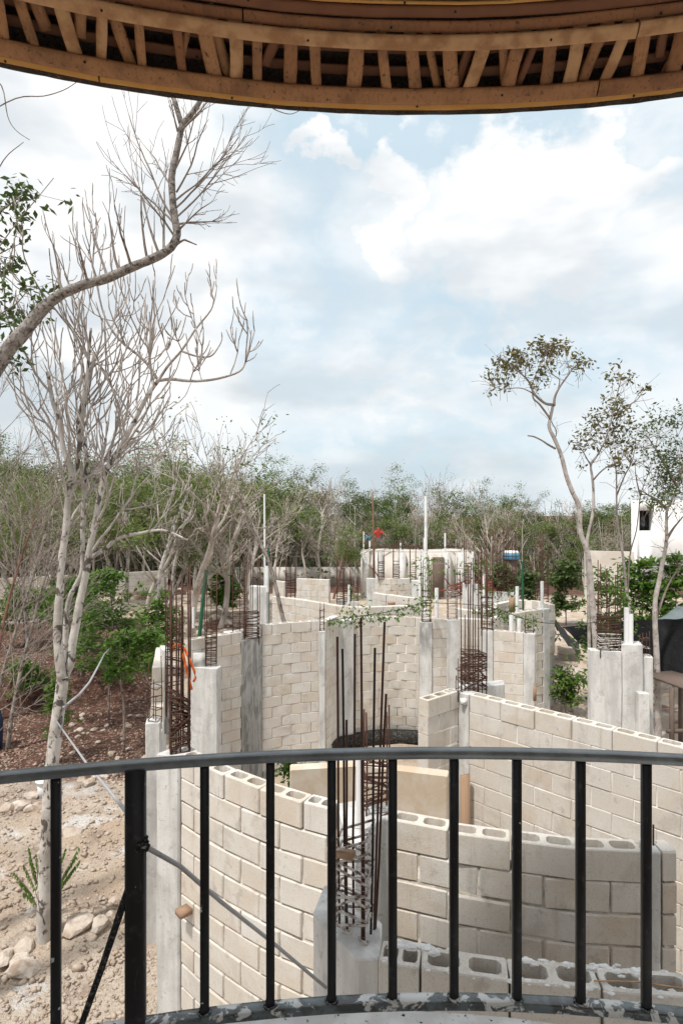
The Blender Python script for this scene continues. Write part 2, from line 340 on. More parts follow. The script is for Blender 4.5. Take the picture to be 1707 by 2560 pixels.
def arc(cx, cy, r, a0, a1, n): return [(cx + r * math.cos(a), cy + r * math.sin(a)) for a in np.linspace(a0, a1, n)]

def sweep(mb, pts, w_, z0, z1, closed=False):          # flat bar along a plan path: w_ deep, from z0 to z1
    p = np.array(pts); tg = np.gradient(p, axis=0); tg /= np.linalg.norm(tg, axis=1, keepdims=True); nn = np.stack([-tg[:, 1], tg[:, 0]], 1)
    k = len(p); h = w_ / 2; c = .0022
    prof = [(-h, z0 + c), (-h, z1 - c), (-h + c, z1), (h - c, z1), (h, z1 - c), (h, z0 + c), (h - c, z0), (-h + c, z0)]
    v = np.stack([np.column_stack([p + nn * o, np.full(k, z)]) for o, z in prof], 1).reshape(-1, 3); m = len(prof)
    q = [(i * m + j, i * m + (j + 1) % m, (i + 1) * m + (j + 1) % m, (i + 1) * m + j) for i in range(k - 1) for j in range(m)]
    mb.add(v, q); n0 = (k - 1) * m
    mb.add(v[:m], [(0, 1, 2, 3), (0, 3, 4, 7), (4, 5, 6, 7)]); mb.add(v[n0:n0 + m], [(3, 2, 1, 0), (7, 4, 3, 0), (7, 6, 5, 4)])
RD = .724
rc = circ3(T(0, 1927, RD), T(1000, 1867, RD), T(1707, 1884, RD))
rail_in = rc[2] - .018
rail = thing('balcony_railing', 'curved black iron balcony railing with square bars in the foreground', 'railing', (0, 1.8, 3.62))
zr = CAMZ - RD
m_ = MB(); sweep(m_, arc(rc[0], rc[1], rail_in, R(168), R(12), 90), .040, zr - .024, zr); m_.build('top_rail', MATS['rail_sky_sheen'], rail)
zb = CAMZ - 1.483
m_ = MB(); sweep(m_, arc(rc[0], rc[1], rail_in, R(168), R(12), 90), .042, zb - .026, zb); m_.build('bottom_rail', MATS['splashed_paint'], rail)
def square_bar(mb, x, y, ang, s, z0, z1):
    c = s * .09; h = s / 2; oct_ = [(-h + c, -h), (h - c, -h), (h, -h + c), (h, h - c), (h - c, h), (-h + c, h), (-h, h - c), (-h, -h + c)]
    ca, sa = math.cos(ang), math.sin(ang); b_ = [(x + u * ca - v * sa, y + u * sa + v * ca) for u, v in oct_]
    mb.add([(a, b, z) for z in (z0, z1) for a, b in b_], [(i, (i + 1) % 8, 8 + (i + 1) % 8, 8 + i) for i in range(8)] + [(8, 9, 10, 15), (10, 11, 14, 15), (11, 12, 13, 14)])
for px in (-170, -20, 141, 512, 676, 829, 981, 1134, 1291, 1450, 1614, 1790, 1980):
    x, y = hit(px, rc[0], rc[1], rail_in); a = math.atan2(y - rc[1], x - rc[0]) + math.pi / 2
    m_ = MB(); square_bar(m_, x, y, a, .0255, zb - .006, zr - .024); m_.build('baluster', MATS['black_paint'], rail)
    m_ = MB()                                               # weld bead round the foot
    for q_ in range(9): b_ = 2 * math.pi * q_ / 9; m_.tube([(x + .017 * math.cos(b_ + k), y + .017 * math.sin(b_ + k), zb + .003 + .002 * math.sin(7 * b_)) for k in (0, .35, .7)], .0042, 5)
    m_.build('weld_bead', MATS['splashed_paint'], rail, True)
x, y = hit(340, rc[0], rc[1], rail_in); a = math.atan2(y - rc[1], x - rc[0]) + math.pi / 2
m_ = MB(); square_bar(m_, x, y, a, .055, 3.22, zr - .02); m_.build('post', MATS['black_paint'], rail)
POST = (x, y)
SD = 1.58; sc_ = circ3(T(728, 2534, SD), T(985, 2526, SD), T(1396, 2560, SD))
def disc(bm, cx, cy, r, z0, z1, n=96):
    lo = [bm.verts.new((cx + r * math.cos(2 * math.pi * i / n), cy + r * math.sin(2 * math.pi * i / n), z0)) for i in range(n)]
    hi = [bm.verts.new((v.co.x, v.co.y, z1)) for v in lo]
    for i in range(n): bm.faces.new((lo[i], lo[(i + 1) % n], hi[(i + 1) % n], hi[i]))
    bm.faces.new(hi); bm.faces.new(lo[::-1])
def from_bm(name, bm, mat, parent=None, smooth=False):
    me = bpy.data.meshes.new(name); bm.to_mesh(me); bm.free(); me.materials.append(mat)
    if smooth: me.polygons.foreach_set('use_smooth', np.ones(len(me.polygons), bool))
    return obj(name, me, parent)
def f_floor(t, p):
    a = t.mix(t.ramp(t.noise(p, 12, 5), .4, .64), rgb(.62, .615, .60), rgb(.76, .755, .745))
    return t.mix(t.ramp(t.noise(p, 55, 3), .63, .68), a, rgb(.03, .03, .032))
material('spattered_floor', f_floor, .9, bump=lambda t, p: (t.noise(p, 60, 4), .4, .004))
tower = thing('tower', 'round white tower floor with black paint drips below the railing', 'tower', (sc_[0], sc_[1], 0))
bm = bmesh.new(); disc(bm, sc_[0], sc_[1], sc_[2], 3.40, CAMZ - SD); from_bm('balcony_floor', bm, MATS['spattered_floor'], tower)
bm = bmesh.new(); disc(bm, sc_[0], sc_[1] - .25, sc_[2] - .12, -.2, 3.40); from_bm('wall', bm, MATS['white_paint'], tower)

bm = bmesh.new(); n_ = 40
room = [(sc_[0] + (RB) * math.cos(t_), .35 + RB * math.sin(t_)) for RB in (2.35,) for t_ in np.linspace(R(178), R(362), n_)]
lo = [bm.verts.new((x, y, 3.4)) for x, y in room]; hi = [bm.verts.new((x, y, 7.6)) for x, y in room]
lo2 = [bm.verts.new((sc_[0] + (x - sc_[0]) * 1.08, .35 + (y - .35) * 1.08, 3.4)) for x, y in room]; hi2 = [bm.verts.new((v.co.x, v.co.y, 7.6)) for v in lo2]
for i in range(n_ - 1):
    bm.faces.new((lo[i], lo[i + 1], hi[i + 1], hi[i])); bm.faces.new((lo2[i], hi2[i], hi2[i + 1], lo2[i + 1])); bm.faces.new((hi[i], hi[i + 1], hi2[i + 1], hi2[i])); bm.faces.new((lo[i], lo2[i], lo2[i + 1], lo[i + 1]))
for i in (0, n_ - 1): bm.faces.new((lo[i], hi[i], hi2[i], lo2[i]))
from_bm('unseen_room_wall', bm, MATS['plaster'], tower)  # unseen wall behind the camera, added to shade the near walls and railing
# roof: a cone of thatch over split bamboo
RH = 1.60
ro = circ3(T(0, 165, -RH), T(930, 283, -RH), T(1707, 240, -RH)); RC, RR = Vector((ro[0], ro[1])), ro[2] - .022
def cone(th, t, off=0.):
    r = RR - .05 - .87 * t + .5 * off; return Vector((RC.x + r * math.cos(th), RC.y + r * math.sin(th), CAMZ + RH + .02 + .5 * t + .87 * off))
roof = thing('bamboo_roof', 'round thatched roof eave lined with split bamboo overhead', 'roof', (RC.x, RC.y, 3.62))
TH0, TH1 = R(28), R(152)
mb = MB(); NTH, ts = 260, [0.0, .12, .25, .45, .8, 1.4, 2.2, 3.0]
vv = []
for i in range(NTH):
    th = 2 * math.pi * i / NTH
    for t_ in ts: vv.append(cone(th, min(t_, RR / .87 - .05), .13))
k = len(ts); qq = [(i * k + j, ((i + 1) % NTH) * k + j, ((i + 1) % NTH) * k + j + 1, i * k + j + 1) for i in range(NTH) for j in range(k - 1)]
mb.add(vv, qq); vv2 = [v + Vector((0, 0, .22)) for v in vv]; mb.add(vv2, [q[::-1] for q in qq])
mb.build('thatch', MATS['thatch'], roof)
# ragged fringe of thatch that closes the eave
mb = MB(); n = 900
prof = [(-.003, .004), (.004, -.013), (.016, -.009), (.035, .05), (.035, .14), (.02, .32), (-.03, .32), (-.001, .03)]
vv = []
for i in range(n):
    th = 2 * math.pi * i / n
    for o_, z in prof:
        j = .010 * noise.noise(Vector((i * .35, z * 40, o_ * 60))) + .006 * noise.noise(Vector((i * .9, z * 80, 3)))
        r = RR + .0 + o_ + j; vv.append((RC.x + r * math.cos(th), RC.y + r * math.sin(th), CAMZ + RH + z + j * .9))
k = len(prof); mb.add(vv, [(i * k + j, ((i + 1) % n) * k + j, ((i + 1) % n) * k + (j + 1) % k, i * k + (j + 1) % k) for i in range(n) for j in range(k)])
mb.build('thatch_fringe', MATS['thatch'], roof)
def band(name, mat, t0, width, off, thick, seg, wob=0., bow=.3):
    a = TH1
    while a > TH0:
        b_ = max(TH0, a - seg * rnd.uniform(.75, 1.25)); mb = MB(); k = max(4, int((a - b_) / .035)); prof = []
        t1 = t0 + rnd.uniform(-wob, wob); vv = []
        for i in range(k + 1):
            th = a + (b_ - a) * i / k; nz = .004 * noise.noise(Vector((th * 14, t0 * 50, off * 9)))
            node = .0028 * math.exp(-((th * 3.1 % .42 - .2) / .02) ** 2)
            for s_ in (-1, -.55, 0, .55, 1): vv.append(cone(th, t1 + s_ * width / 2 + nz, off - bow * width * .18 * (1 - s_ * s_) + nz * .4 - node))
            for s_ in (1, -1): vv.append(cone(th, t1 + s_ * width / 2 + nz, off + thick))
        m = 7; q = [(i * m + j, i * m + (j + 1) % m, (i + 1) * m + (j + 1) % m, (i + 1) * m + j) for i in range(k) for j in range(m)]
        mb.add(vv, q); e = k * m
        mb.add([vv[j] for j in range(m)], [(0, 1, 5, 6), (1, 2, 4, 5)], [(2, 3, 4)]); mb.add([vv[e + j] for j in range(m)], [(6, 5, 1, 0), (5, 4, 2, 1)], [(4, 3, 2)])
        o = mb.build(name, MATS[mat], roof, False)
        d = (a - b_) / max(2, int((a - b_) / .16))
        th = a - d * .5
        while th > b_:
            c = cone(th + rnd.uniform(-.02, .02), t1 + rnd.uniform(-.2, .2) * width, off - bow * width * .18); s_ = MB(); s_.tube([c + Vector((0, 0, .003)), c - Vector((0, 0, .0025))], .0042, 8); s_.build('screw', MATS['rebar_dark'], o); th -= d
        a = b_ - .0012
band('bamboo_edging', 'bamboo_edge', -.040, .022, .002, .01, .9)
band('bamboo_edging', 'bamboo_dark', -.050, .014, .010, .01, .9)
band('bamboo_band', 'bamboo', .000, .056, -.008, .012, .62)
band('bamboo_band', 'bamboo_pale', .190, .046, -.028, .012, .55, .004)
band('bamboo_band', 'bamboo', .232, .034, -.010, .012, .6, .004)
band('bamboo_band', 'bamboo_dark', .268, .034, -.004, .012, .7)
band('bamboo_edging', 'bamboo_edge', .296, .008, -.008, .01, .9)
for t_ in (.060, .130, .37, .45): band('inner_rail', 'bamboo_dark', t_, .032, .055, .02, .8, .006)
def slat(th, t0, t1, tilt, w_, off, mat):
    c0, c1 = cone(th + tilt / 2 / RR, t0, off), cone(th - tilt / 2 / RR, t1, off + rnd.uniform(-.006, .006)); d = c1 - c0; L = d.length; d.normalize()
    up = (cone(th, .1, .1) - cone(th, .1, 0)).normalized(); s_ = d.cross(up).normalized(); vv = []; k = 6; bend = rnd.uniform(-.006, .006); sk = rnd.uniform(-.25, .25)
    for i in range(k + 1):
        u = i / k; w1 = w_ * (1 + .10 * noise.noise(Vector((th * 40, u * 3, 1)))); c = c0 + d * (u * L) + s_ * bend * math.sin(u * 3.1) - up * (.0025 if abs((u * 1.7 + th * 9) % .8 - .4) < .06 else 0)
        for a_, b_ in ((-.5, 0), (-.25, -.005), (.25, -.005), (.5, 0), (.5, .009), (-.5, .009)): vv.append(c + s_ * a_ * w1 + up * (b_ + sk * a_ * w1))
    m = 6; mb = MB(); mb.add(vv, [(i * m + j, i * m + (j + 1) % m, (i + 1) * m + (j + 1) % m, (i + 1) * m + j) for i in range(k) for j in range(m)] + [(0, 1, 2, 3), (0, 3, 4, 5), (k * m + 3, k * m + 2, k * m + 1, k * m), (k * m + 5, k * m + 4, k * m + 3, k * m)])
    mb.build('bamboo_slat', MATS[mat], roof)
th = TH0 + .02
while th < TH1:
    slat(th, -.01, .215, rnd.choice((0, 0, -.02, .03, -.05, .05)), rnd.uniform(.032, .056), .006, rnd.choice(('bamboo', 'bamboo', 'bamboo_pale')))
    if rnd.random() < .72: slat(th + rnd.uniform(-.016, .016), -.01 if rnd.random() < .7 else .07, .23, rnd.uniform(-.09, .09), rnd.uniform(.026, .042), .026, rnd.choice(('bamboo', 'bamboo_dark')))
    if rnd.random() < .7: slat(th + rnd.uniform(-.012, .012), .27, .50, rnd.uniform(-.05, .05), .038, .016, rnd.choice(('bamboo', 'bamboo_edge', 'bamboo_dark')))
    th += rnd.uniform(.017, .033)

# ---------------------------------------------------------------- block walls
BL, BH, BW, PITCH, RISE = .398, .193, .15, .409, .205
def make_solid(bev, jit=0):
    bm = bmesh.new(); bmesh.ops.create_cube(bm, size=1); bmesh.ops.scale(bm, vec=(BL, BW, BH), verts=bm.verts)
    bmesh.ops.bevel(bm, geom=bm.edges[:], offset=bev, segments=1, affect='EDGES')
    if jit:
        r_ = random.Random(jit)
        for v in bm.verts: v.co += Vector((r_.gauss(0, .0022), r_.gauss(0, .0016), r_.gauss(0, .0022)))
    me = bpy.data.meshes.new('block'); bm.to_mesh(me); bm.free(); me.materials.append(MATS['block']); return me
def make_hollow(w_=BW):
    bm = bmesh.new()
    def loop(hx, hy, c, cx, z): return [bm.verts.new((cx + x, y, z)) for x, y in ((-hx + c, -hy), (hx - c, -hy), (hx, -hy + c), (hx, hy - c), (hx - c, hy), (-hx + c, hy), (-hx, hy - c), (-hx, -hy + c))]
    def edges(l): return [bm.edges.new((l[i], l[(i + 1) % 8])) for i in range(8)]
    def side(a, b):
        for i in range(8): bm.faces.new((a[i], a[(i + 1) % 8], b[(i + 1) % 8], b[i]))
    h = BH / 2
    top = loop(BL / 2 - .005, w_ / 2 - .005, .008, 0, h); mid = loop(BL / 2, w_ / 2, .010, 0, h - .006); low = loop(BL / 2, w_ / 2, .010, 0, -h)
    cs = [loop(.076, w_ / 2 - .029, .020, cx, h) for cx in (-.097, .097)]; cd = [loop(.071, w_ / 2 - .034, .018, cx, -h + .004) for cx in (-.097, .097)]
    es = edges(top); [es.extend(edges(c)) for c in cs]
    bmesh.ops.triangle_fill(bm, use_beauty=True, edges=es)
    side(mid, top); side(low, mid)
    for a, b in zip(cs, cd): side(a, b); bm.faces.new(b)
    bm.faces.new(low[::-1]); bmesh.ops.recalc_face_normals(bm, faces=bm.faces[:])
    me = bpy.data.meshes.new('hollow_block'); bm.to_mesh(me); bm.free(); me.materials.append(MATS['block']); return me
SOLIDS, SOLIDS_NEAR, HOLLOW = [make_solid(.006, k) for k in range(1, 6)], [make_solid(.010, k) for k in range(1, 8)], make_hollow(); SOLID = SOLIDS[0]

class Path:
    def __init__(s, pts, step=.08):
        p = np.array(pts, float)
        if len(p) > 2:                                      # Catmull-Rom through the points
            q = np.vstack([2 * p[0] - p[1], p, 2 * p[-1] - p[-2]]); out = []
            for i in range(1, len(q) - 2):
                for u in np.linspace(0, 1, 12, endpoint=False):
                    a, b, c, d = q[i - 1:i + 3]; out.append(.5 * ((2 * b) + (c - a) * u + (2 * a - 5 * b + 4 * c - d) * u * u + (3 * b - a - 3 * c + d) * u ** 3))
            p = np.vstack([out, p[-1]])
        s.p = p; s.s = np.concatenate([[0], np.cumsum(np.linalg.norm(np.diff(p, axis=0), axis=1))]); s.L = s.s[-1]
    def at(s, d):
        i = min(max(np.searchsorted(s.s, d) - 1, 0), len(s.p) - 2); t = (s.p[i + 1] - s.p[i]); L = np.linalg.norm(t); t = t / L
        return s.p[i] + t * (d - s.s[i]), t
def strip(mb, path, o0, o1, z0, z1, a=0., b=None, step=.12):
    b = path.L if b is None else b; n = max(2, int((b - a) / step) + 1); vv = []
    for d in np.linspace(a, b, n):
        c, t = path.at(d); nn = np.array((-t[1], t[0]))
        for o_, z in ((o0, z0), (o1, z0), (o1, z1), (o0, z1)): e = c + nn * o_; vv.append((e[0], e[1], z))
    mb.add(vv, [(i * 4 + j, i * 4 + (j + 1) % 4, (i + 1) * 4 + (j + 1) % 4, (i + 1) * 4 + j) for i in range(n - 1) for j in range(4)] + [(0, 1, 2, 3), (n * 4 - 1, n * 4 - 2, n * 4 - 3, n * 4 - 4)])
def courses(th, pts, ztop, n, hollow=True, near=False, shift=0, skip=None, zbase=-.25, core=True, thick=BW):
    """lay n courses of blocks from the top down along a front-face line (left to right as the camera sees it)"""
    pa = Path(pts); jit = .003 if near else .004
    for k in range(n):
        s0 = -PITCH / 2 * ((k + shift) % 2); i = 0
        while s0 < pa.L - .05:
            a, b = max(0, s0), min(pa.L, s0 + PITCH); s0 += PITCH; i += 1
            if b - a < .05 or (skip and skip(k, (a + b) / 2)): continue
            c, t = pa.at((a + b) / 2); nn = np.array((-t[1], t[0])); e = c + nn * (thick / 2 + rnd.uniform(-jit, jit))
            o = obj('hollow_block' if k == 0 and hollow else 'block', HOLLOW if k == 0 and hollow else rnd.choice(SOLIDS_NEAR if near else SOLIDS), th,
                    (e[0], e[1], ztop - RISE * k - BH / 2 + rnd.uniform(-.002, .002)), math.atan2(t[1], t[0]) + rnd.uniform(-.006, .006), ((b - a - (.012 if near else .0055)) / BL, thick / BW, 1 if near else 1.035))
    if core:
        mb = MB(); strip(mb, pa, .010 if near else (.009 if len(pts) == 2 else .018), thick - .018, zbase, ztop - RISE * (1 if hollow else 0) - .004, .02, pa.L - .02); mb.build('mortar', MATS['near_mortar' if near else 'mortar'], th)
    return pa
def prism(name, poly, z0, z1, mat, parent, amp=.006, seg=.11, rag=.0, bev=.012):
    """cast concrete: a prism on a plan polygon with slightly uneven faces and a ragged top"""
    P_ = []
    n0 = len(poly)
    for i in range(n0):
        a, b = Vector(poly[i]), Vector(poly[(i + 1) % n0]); L = (b - a).length; c = min(bev, L * .3); m = max(1, int((L - 2 * c) / seg))
        for k in range(m + 1): P_.append(a + (b - a) * ((c + (L - 2 * c) * k / m) / L))
    bm = bmesh.new(); nz = max(1, int((z1 - z0) / seg)); rows = []; sd_ = rnd.uniform(0, 50)
    cx = sum(p.x for p in P_) / len(P_); cy = sum(p.y for p in P_) / len(P_)
    for k in range(nz + 2):
        z = z0 + (z1 - z0) * min(k, nz) / nz - (bev * .6 if k == nz else 0); row = []
        for p in P_:
            f = noise.noise(Vector((p.x * 3, p.y * 3, z * 2.2 + sd_))) + .6 * noise.noise(Vector((p.x * 9, p.y * 9, z * 8 + sd_)))
            d = Vector((p.x - cx, p.y - cy)).normalized() * amp * f; ins = Vector((cx - p.x, cy - p.y)).normalized() * (bev * .6 if k == nz + 1 else 0)
            row.append(bm.verts.new((p.x + d.x + ins.x, p.y + d.y + ins.y, z + (rag * noise.noise(Vector((p.x * 7, p.y * 7, sd_))) if k >= nz else 0))))
        rows.append(row)
    n = len(P_)
    for k in range(nz + 1):
        for i in range(n): bm.faces.new((rows[k][i], rows[k][(i + 1) % n], rows[k + 1][(i + 1) % n], rows[k + 1][i]))
    f = bm.faces.new(rows[-1]); bm.faces.new(rows[0][::-1])
    if rag: bmesh.ops.triangulate(bm, faces=[f])
    bmesh.ops.recalc_face_normals(bm, faces=bm.faces[:])
    return from_bm(name, bm, MATS[mat], parent)
def rect(x, y, w_, d, a=0.):
    c, s_ = math.cos(a), math.sin(a); return [(x + u * c - v * s_, y + u * s_ + v * c) for u, v in ((-w_ / 2, -d / 2), (w_ / 2, -d / 2), (w_ / 2, d / 2), (-w_ / 2, d / 2))]

def cage(parent, x, y, z0, w_, d, tops, n_st, pitch, ang=0., rad=.006, detail=True, st0=.04, limed=0, mat='rebar', lean=.012, messy=.25):
    """rebar cage standing in cast concrete: upright bars and tied stirrups; detail=False joins it into one mesh"""
    ca, sa = math.cos(ang), math.sin(ang); nb = len(tops)
    per = [(-.5, -.5), (.5, -.5), (.5, .5), (-.5, .5), (0, -.5), (0, .5), (-.5, 0), (.5, 0), (-.25, -.5), (.25, .5)]
    pos = lambda u, v: (x + u * w_ * ca - v * d * sa, y + u * w_ * sa + v * d * ca)
    allm = MB(); knots = MB()
    zs = [z0 + st0 + pitch * i * rnd.uniform(.96, 1.04) for i in range(n_st)]
    bars = []
    for i in range(nb):
        u, v = per[i % len(per)]
        if i >= len(per): u, v = u * .8 + rnd.uniform(-.1, .1), v * .8
        bx, by = pos(u, v); h = tops[i]; lx, ly = rnd.uniform(-lean, lean) * h, rnd.uniform(-lean, lean) * h; bow = rnd.uniform(-.012, .012)
        pts = [(bx + lx * t_ + bow * math.sin(t_ * 3), by + ly * t_, z0 - .1 + (h + .1) * t_) for t_ in (0, .25, .5, .75, 1)]; bars.append((pts, (u, v)))
    if detail:
        wind = []                                                # tie wire wound up the cage in one piece
        for k, z in enumerate(zs):
            for u, v in ((-.54, -.54), (.54, -.54), (.54, .54), (-.54, .54)): a_, b_ = pos(u, v); wind.append((a_, b_, z + pitch * len(wind) % 4 * .0 + rnd.uniform(-.3, .3) * pitch))
        knots.tube(wind, rad * .2, 4)
        root = knots.build('rebar_cage', MATS['rebar_limed' if limed > n_st / 2 else mat], parent)
        for pts, _ in bars: m = MB(); m.tube(pts, rad, 7); m.build('bar', MATS[mat], root, True)
    for k, z in enumerate(zs):
        e = rad * 1.1; tl = rnd.uniform(-messy, messy) * .12; tl2 = rnd.uniform(-messy, messy) * .12; ro_ = rnd.uniform(-.05, .05)
        ring = [(-.5 - e / w_, -.5 - e / d), (.5 + e / w_, -.5 - e / d), (.5 + e / w_, .5 + e / d), (-.5 - e / w_, .5 + e / d), (-.5 - e / w_, -.5 - e / d)]
        pts = []
        for u, v in ring: a_, b_ = pos(u, v); pts.append((a_, b_, z + u * tl + v * tl2))
        m = MB() if detail else allm
        for a_, b_ in zip(pts[:-1], pts[1:]): m.tube([a_, b_], rad * (.9 if k >= limed else 1.), 5)
        if detail:
            m.tube([pts[0], (pts[0][0] + .03 * ca, pts[0][1] + .03 * sa + .02, pts[0][2] - .01)], rad * .6, 4)
            m.build('stirrup', MATS['rebar_limed' if k < limed else mat], root)
    if not detail:
        for pts, _ in bars: allm.tube(pts, rad, 5)
        root = allm.build('rebar_cage', MATS[mat], parent); root['kind'] = 'stuff'
    return root
def pipe(label, px, ytop, ybot, Y, dia, group='white plastic pipes standing in the walls', hollow=True, mat='pvc', name='plastic_pipe', cat='pipe', lean=0., z0=None):
    a = P(px, ybot, Y); b = P(px + lean, ytop, Y); r = dia / 2; mb = MB()
    if z0 is not None: a.z = z0
    k = 14; d = (b - a); mid = a + d * .5 + Vector((rnd.uniform(-.004, .004), 0, 0)) * d.length
    mb.tube([a, mid, b], r, k, False)
    if hollow: mb.tube([b, b - d.normalized() * .12], r * .88, k, False); ring = []
    th = np.arange(k) * 2 * math.pi / k; o = np.column_stack([np.cos(th), np.sin(th), np.zeros(k)])
    v = np.vstack([np.array(b) + o * r, np.array(b) + o * r * (.88 if hollow else .02)]); mb.add(v, [(i, (i + 1) % k, k + (i + 1) % k, k + i) for i in range(k)])
    ob = mb.build(name, MATS[mat], None, True); tag(ob, label, cat, group); return ob

ZT = CAMZ - 2.15                                           # top of the nearest walls, 3.05 m
GW = 'concrete block walls of the unfinished rooms'
def wall(name, label, loc): return thing(name, label, 'wall', (loc[0], loc[1], 0), GW)

# A: near left wall with its corner column
ptsA = [T(452, 1887, 2.15), T(524, 1922, 2.15), T(585, 1948, 2.15), T(693, 1987.5, 2.15), T(806, 2018, 2.15), T(828, 2023, 2.15)]
A = wall('block_wall', 'tan hollow-block wall running from the thick railing post to the central rebar column', ptsA[0])
courses(A, ptsA, ZT, 15, near=True, shift=1, zbase=-.2)
prism('column', [(-1.66, 5.37), (-1.44, 5.315), (-1.30, 5.44), (-1.50, 5.62)], -.2, ZT - .01, 'concrete', A, rag=.02)
cage(A, -1.47, 5.46, ZT - .02, .155, .15, [1.35, 1.52, 1.64, 1.45, 1.6, 1.2, 1.55, 1.68, 1.5, 1.3], 20, .0235, .35, .0072, messy=1.3)
cg = cage(A, -1.53, 5.50, ZT + .4, .14, .14, [1.0, 1.1, .9, 1.15], 12, .062, .3, .0055, messy=.5)
mb = MB(); mb.box(P(461, 2278, 5.18), (.12, .10, .045), .75); mb.build('wood_block', MATS['timber'], A)
# F: pier at the junction, with the rebar of the foreground
pier = thing('concrete_pier', 'rough grey concrete pier under the tall rebar in the middle foreground', 'pier', (.05, 3.1, 0))
prism('body', [(-.155, 3.22), (-.078, 3.115), (.072, 2.905), (.185, 2.90), (.215, 3.17), (.07, 3.25), (.06, 3.36), (-.10, 3.47)], -.2, ZT - .005, 'concrete', pier, .007, .07, rag=.035)
prism('spine', [(-.10, 3.48), (.058, 3.37), (.085, 3.80), (.10, 4.22), (-.06, 4.30), (-.12, 4.36)], -.2, ZT - .62, 'concrete', pier, .006)
prism('rear_column', [(.085, 3.82), (.262, 4.19), (.345, 4.20), (.37, 4.42), (.12, 4.50), (-.03, 4.44), (.0, 4.2)], -.2, ZT - .004, 'concrete', pier, .006, .09, rag=.02)
root = cage(pier, .062, 3.09, ZT - .02, .165, .15, [.3], 10, .050, -.30, .0068, limed=10, messy=.7)
for pxt, yt, pxb, dz, mt in ((843, 1592, 849, .09, 'rebar'), (856, 1622, 866, .10, 'rebar_dark'), (887, 1585, 884, .09, 'rebar'), (902, 1544, 910, -.02, 'rebar'), (937, 1620, 926, .02, 'rebar_dark'),
                             (961, 1555, 934, .05, 'rebar'), (866, 1800, 868, .07, 'rebar'), (904, 1737, 905, -.02, 'rebar'), (965, 1735, 936, .06, 'rebar')):
    Y = 3.045 + dz; b_ = P(pxt, yt, Y); a_ = P(pxb, 2330, Y); a_.z = ZT - .08; m = MB()
    m.tube([a_, a_ * .67 + b_ * .33 + Vector((rnd.uniform(-.006, .006), 0, 0)), a_ * .33 + b_ * .67, b_], .0062, 8); m.build('bar', MATS[mt], root, True)
cage(pier, .25, 4.33, ZT - .02, .17, .14, [.75, .8, .7, .72], 10, .036, .1, .0062, messy=.6)
mb = MB(); mb.box((.01, 3.04, ZT + .42), (.115, .05, .03), -.35); mb.build('wood_spacer', MATS['timber'], pier)
pipe('short white plastic pipe standing beside the central rebar column', 898, 1886, 2100, 4.0, .046)
# E: near right wall
e_ = [(973, 2050), (1023, 2058), (1123, 2077), (1182, 2089.6), (1278, 2102), (1351, 2111.6), (1434, 2121), (1527, 2126), (1622, 2129)]
ptsE = [T(a, b, 2.15) for a, b in e_]
E = wall('block_wall', 'shaded tan wall with open hollow blocks on top behind the right railing bars', ptsE[4])
courses(E, ptsE, ZT, 15, near=True, zbase=-.2)
x0, y0 = T(1622, 2129, 2.15); x1, y1 = T(1693, 2129, 2.15)
prism('column', [(x0 + .003, y0 - .004), (x0 + .075, y0 - .004), (x0 + .075, y0 + .155), (x0 + .003, y0 + .155)], -.2, ZT - .003, 'concrete', E, .006, .05, rag=.015)
courses(E, [(x0 + .08, y0), (x1, y1)], ZT, 15, hollow=False, near=True, zbase=-.2)
b_ = P(1632, 2062, y0 + .07); m = MB(); m.tube([(b_.x, b_.y, ZT - .1), b_], .006, 7); m.build('bar', MATS['rebar'], E)
# G: nearest wall, just beyond the slab, with mortar droppings along its rim
g_ = [(948, 2396), (991, 2412), (1282, 2454), (1400, 2464), (1458, 2474), (1707, 2493)]
ptsG = [T(a, b, 2.15) for a, b in g_] + [(1.95, 2.60), (2.5, 2.55)]
G = wall('block_wall', 'nearest block wall with white mortar crusted on its open top behind the bottom rail', ptsG[2])
pG = courses(G, ptsG, ZT, 15, near=True, shift=1, zbase=-.2)
mb = MB()
for side_, amt in ((.012, 240), (BW - .014, 420)):
    for i in range(amt):
        d = rnd.uniform(.02, min(pG.L, 1.9)); keep = noise.noise(Vector((d * 3.1, side_ * 20, 1))) + .55
        if rnd.random() > keep: continue
        c, t = pG.at(d); nn = np.array((-t[1], t[0])); c = c + nn * (side_ + rnd.gauss(0, .012)); s_ = rnd.uniform(.005, .017) * (1.25 if side_ > .05 else .8)
        k, l = 5, 7; vv = []
        for a_ in range(l + 1):
            for b2 in range(k):
                ph = math.pi / 2 * a_ / l; r = s_ * math.cos(ph) * rnd.uniform(.7, 1.3); vv.append((c[0] + r * 1.7 * math.cos(b2 * 6.283 / k + d * 50), c[1] + r * math.sin(b2 * 6.283 / k + d * 50), ZT - .004 + s_ * .45 * math.sin(ph)))
        mb.add(vv, [(a_ * k + b2, a_ * k + (b2 + 1) % k, (a_ + 1) * k + (b2 + 1) % k, (a_ + 1) * k + b2) for a_ in range(l) for b2 in range(k)])
o = mb.build('mortar_droppings', MATS['lime'], G, True); o['kind'] = 'stuff'
mb = MB(); sweep_pts = [pG.at(d)[0] + np.array((0, .05)) for d in (1.0, 1.2, 1.45, 1.9)]
mb.tube([(p_[0], p_[1], ZT + .006 + .01 * math.sin(i * 2)) for i, p_ in enumerate(sweep_pts)], .0035, 5); tag(mb.build('cord', MATS['bamboo_pale'], None, True), 'thin tan cord lying along the top of the nearest block wall', 'cord')
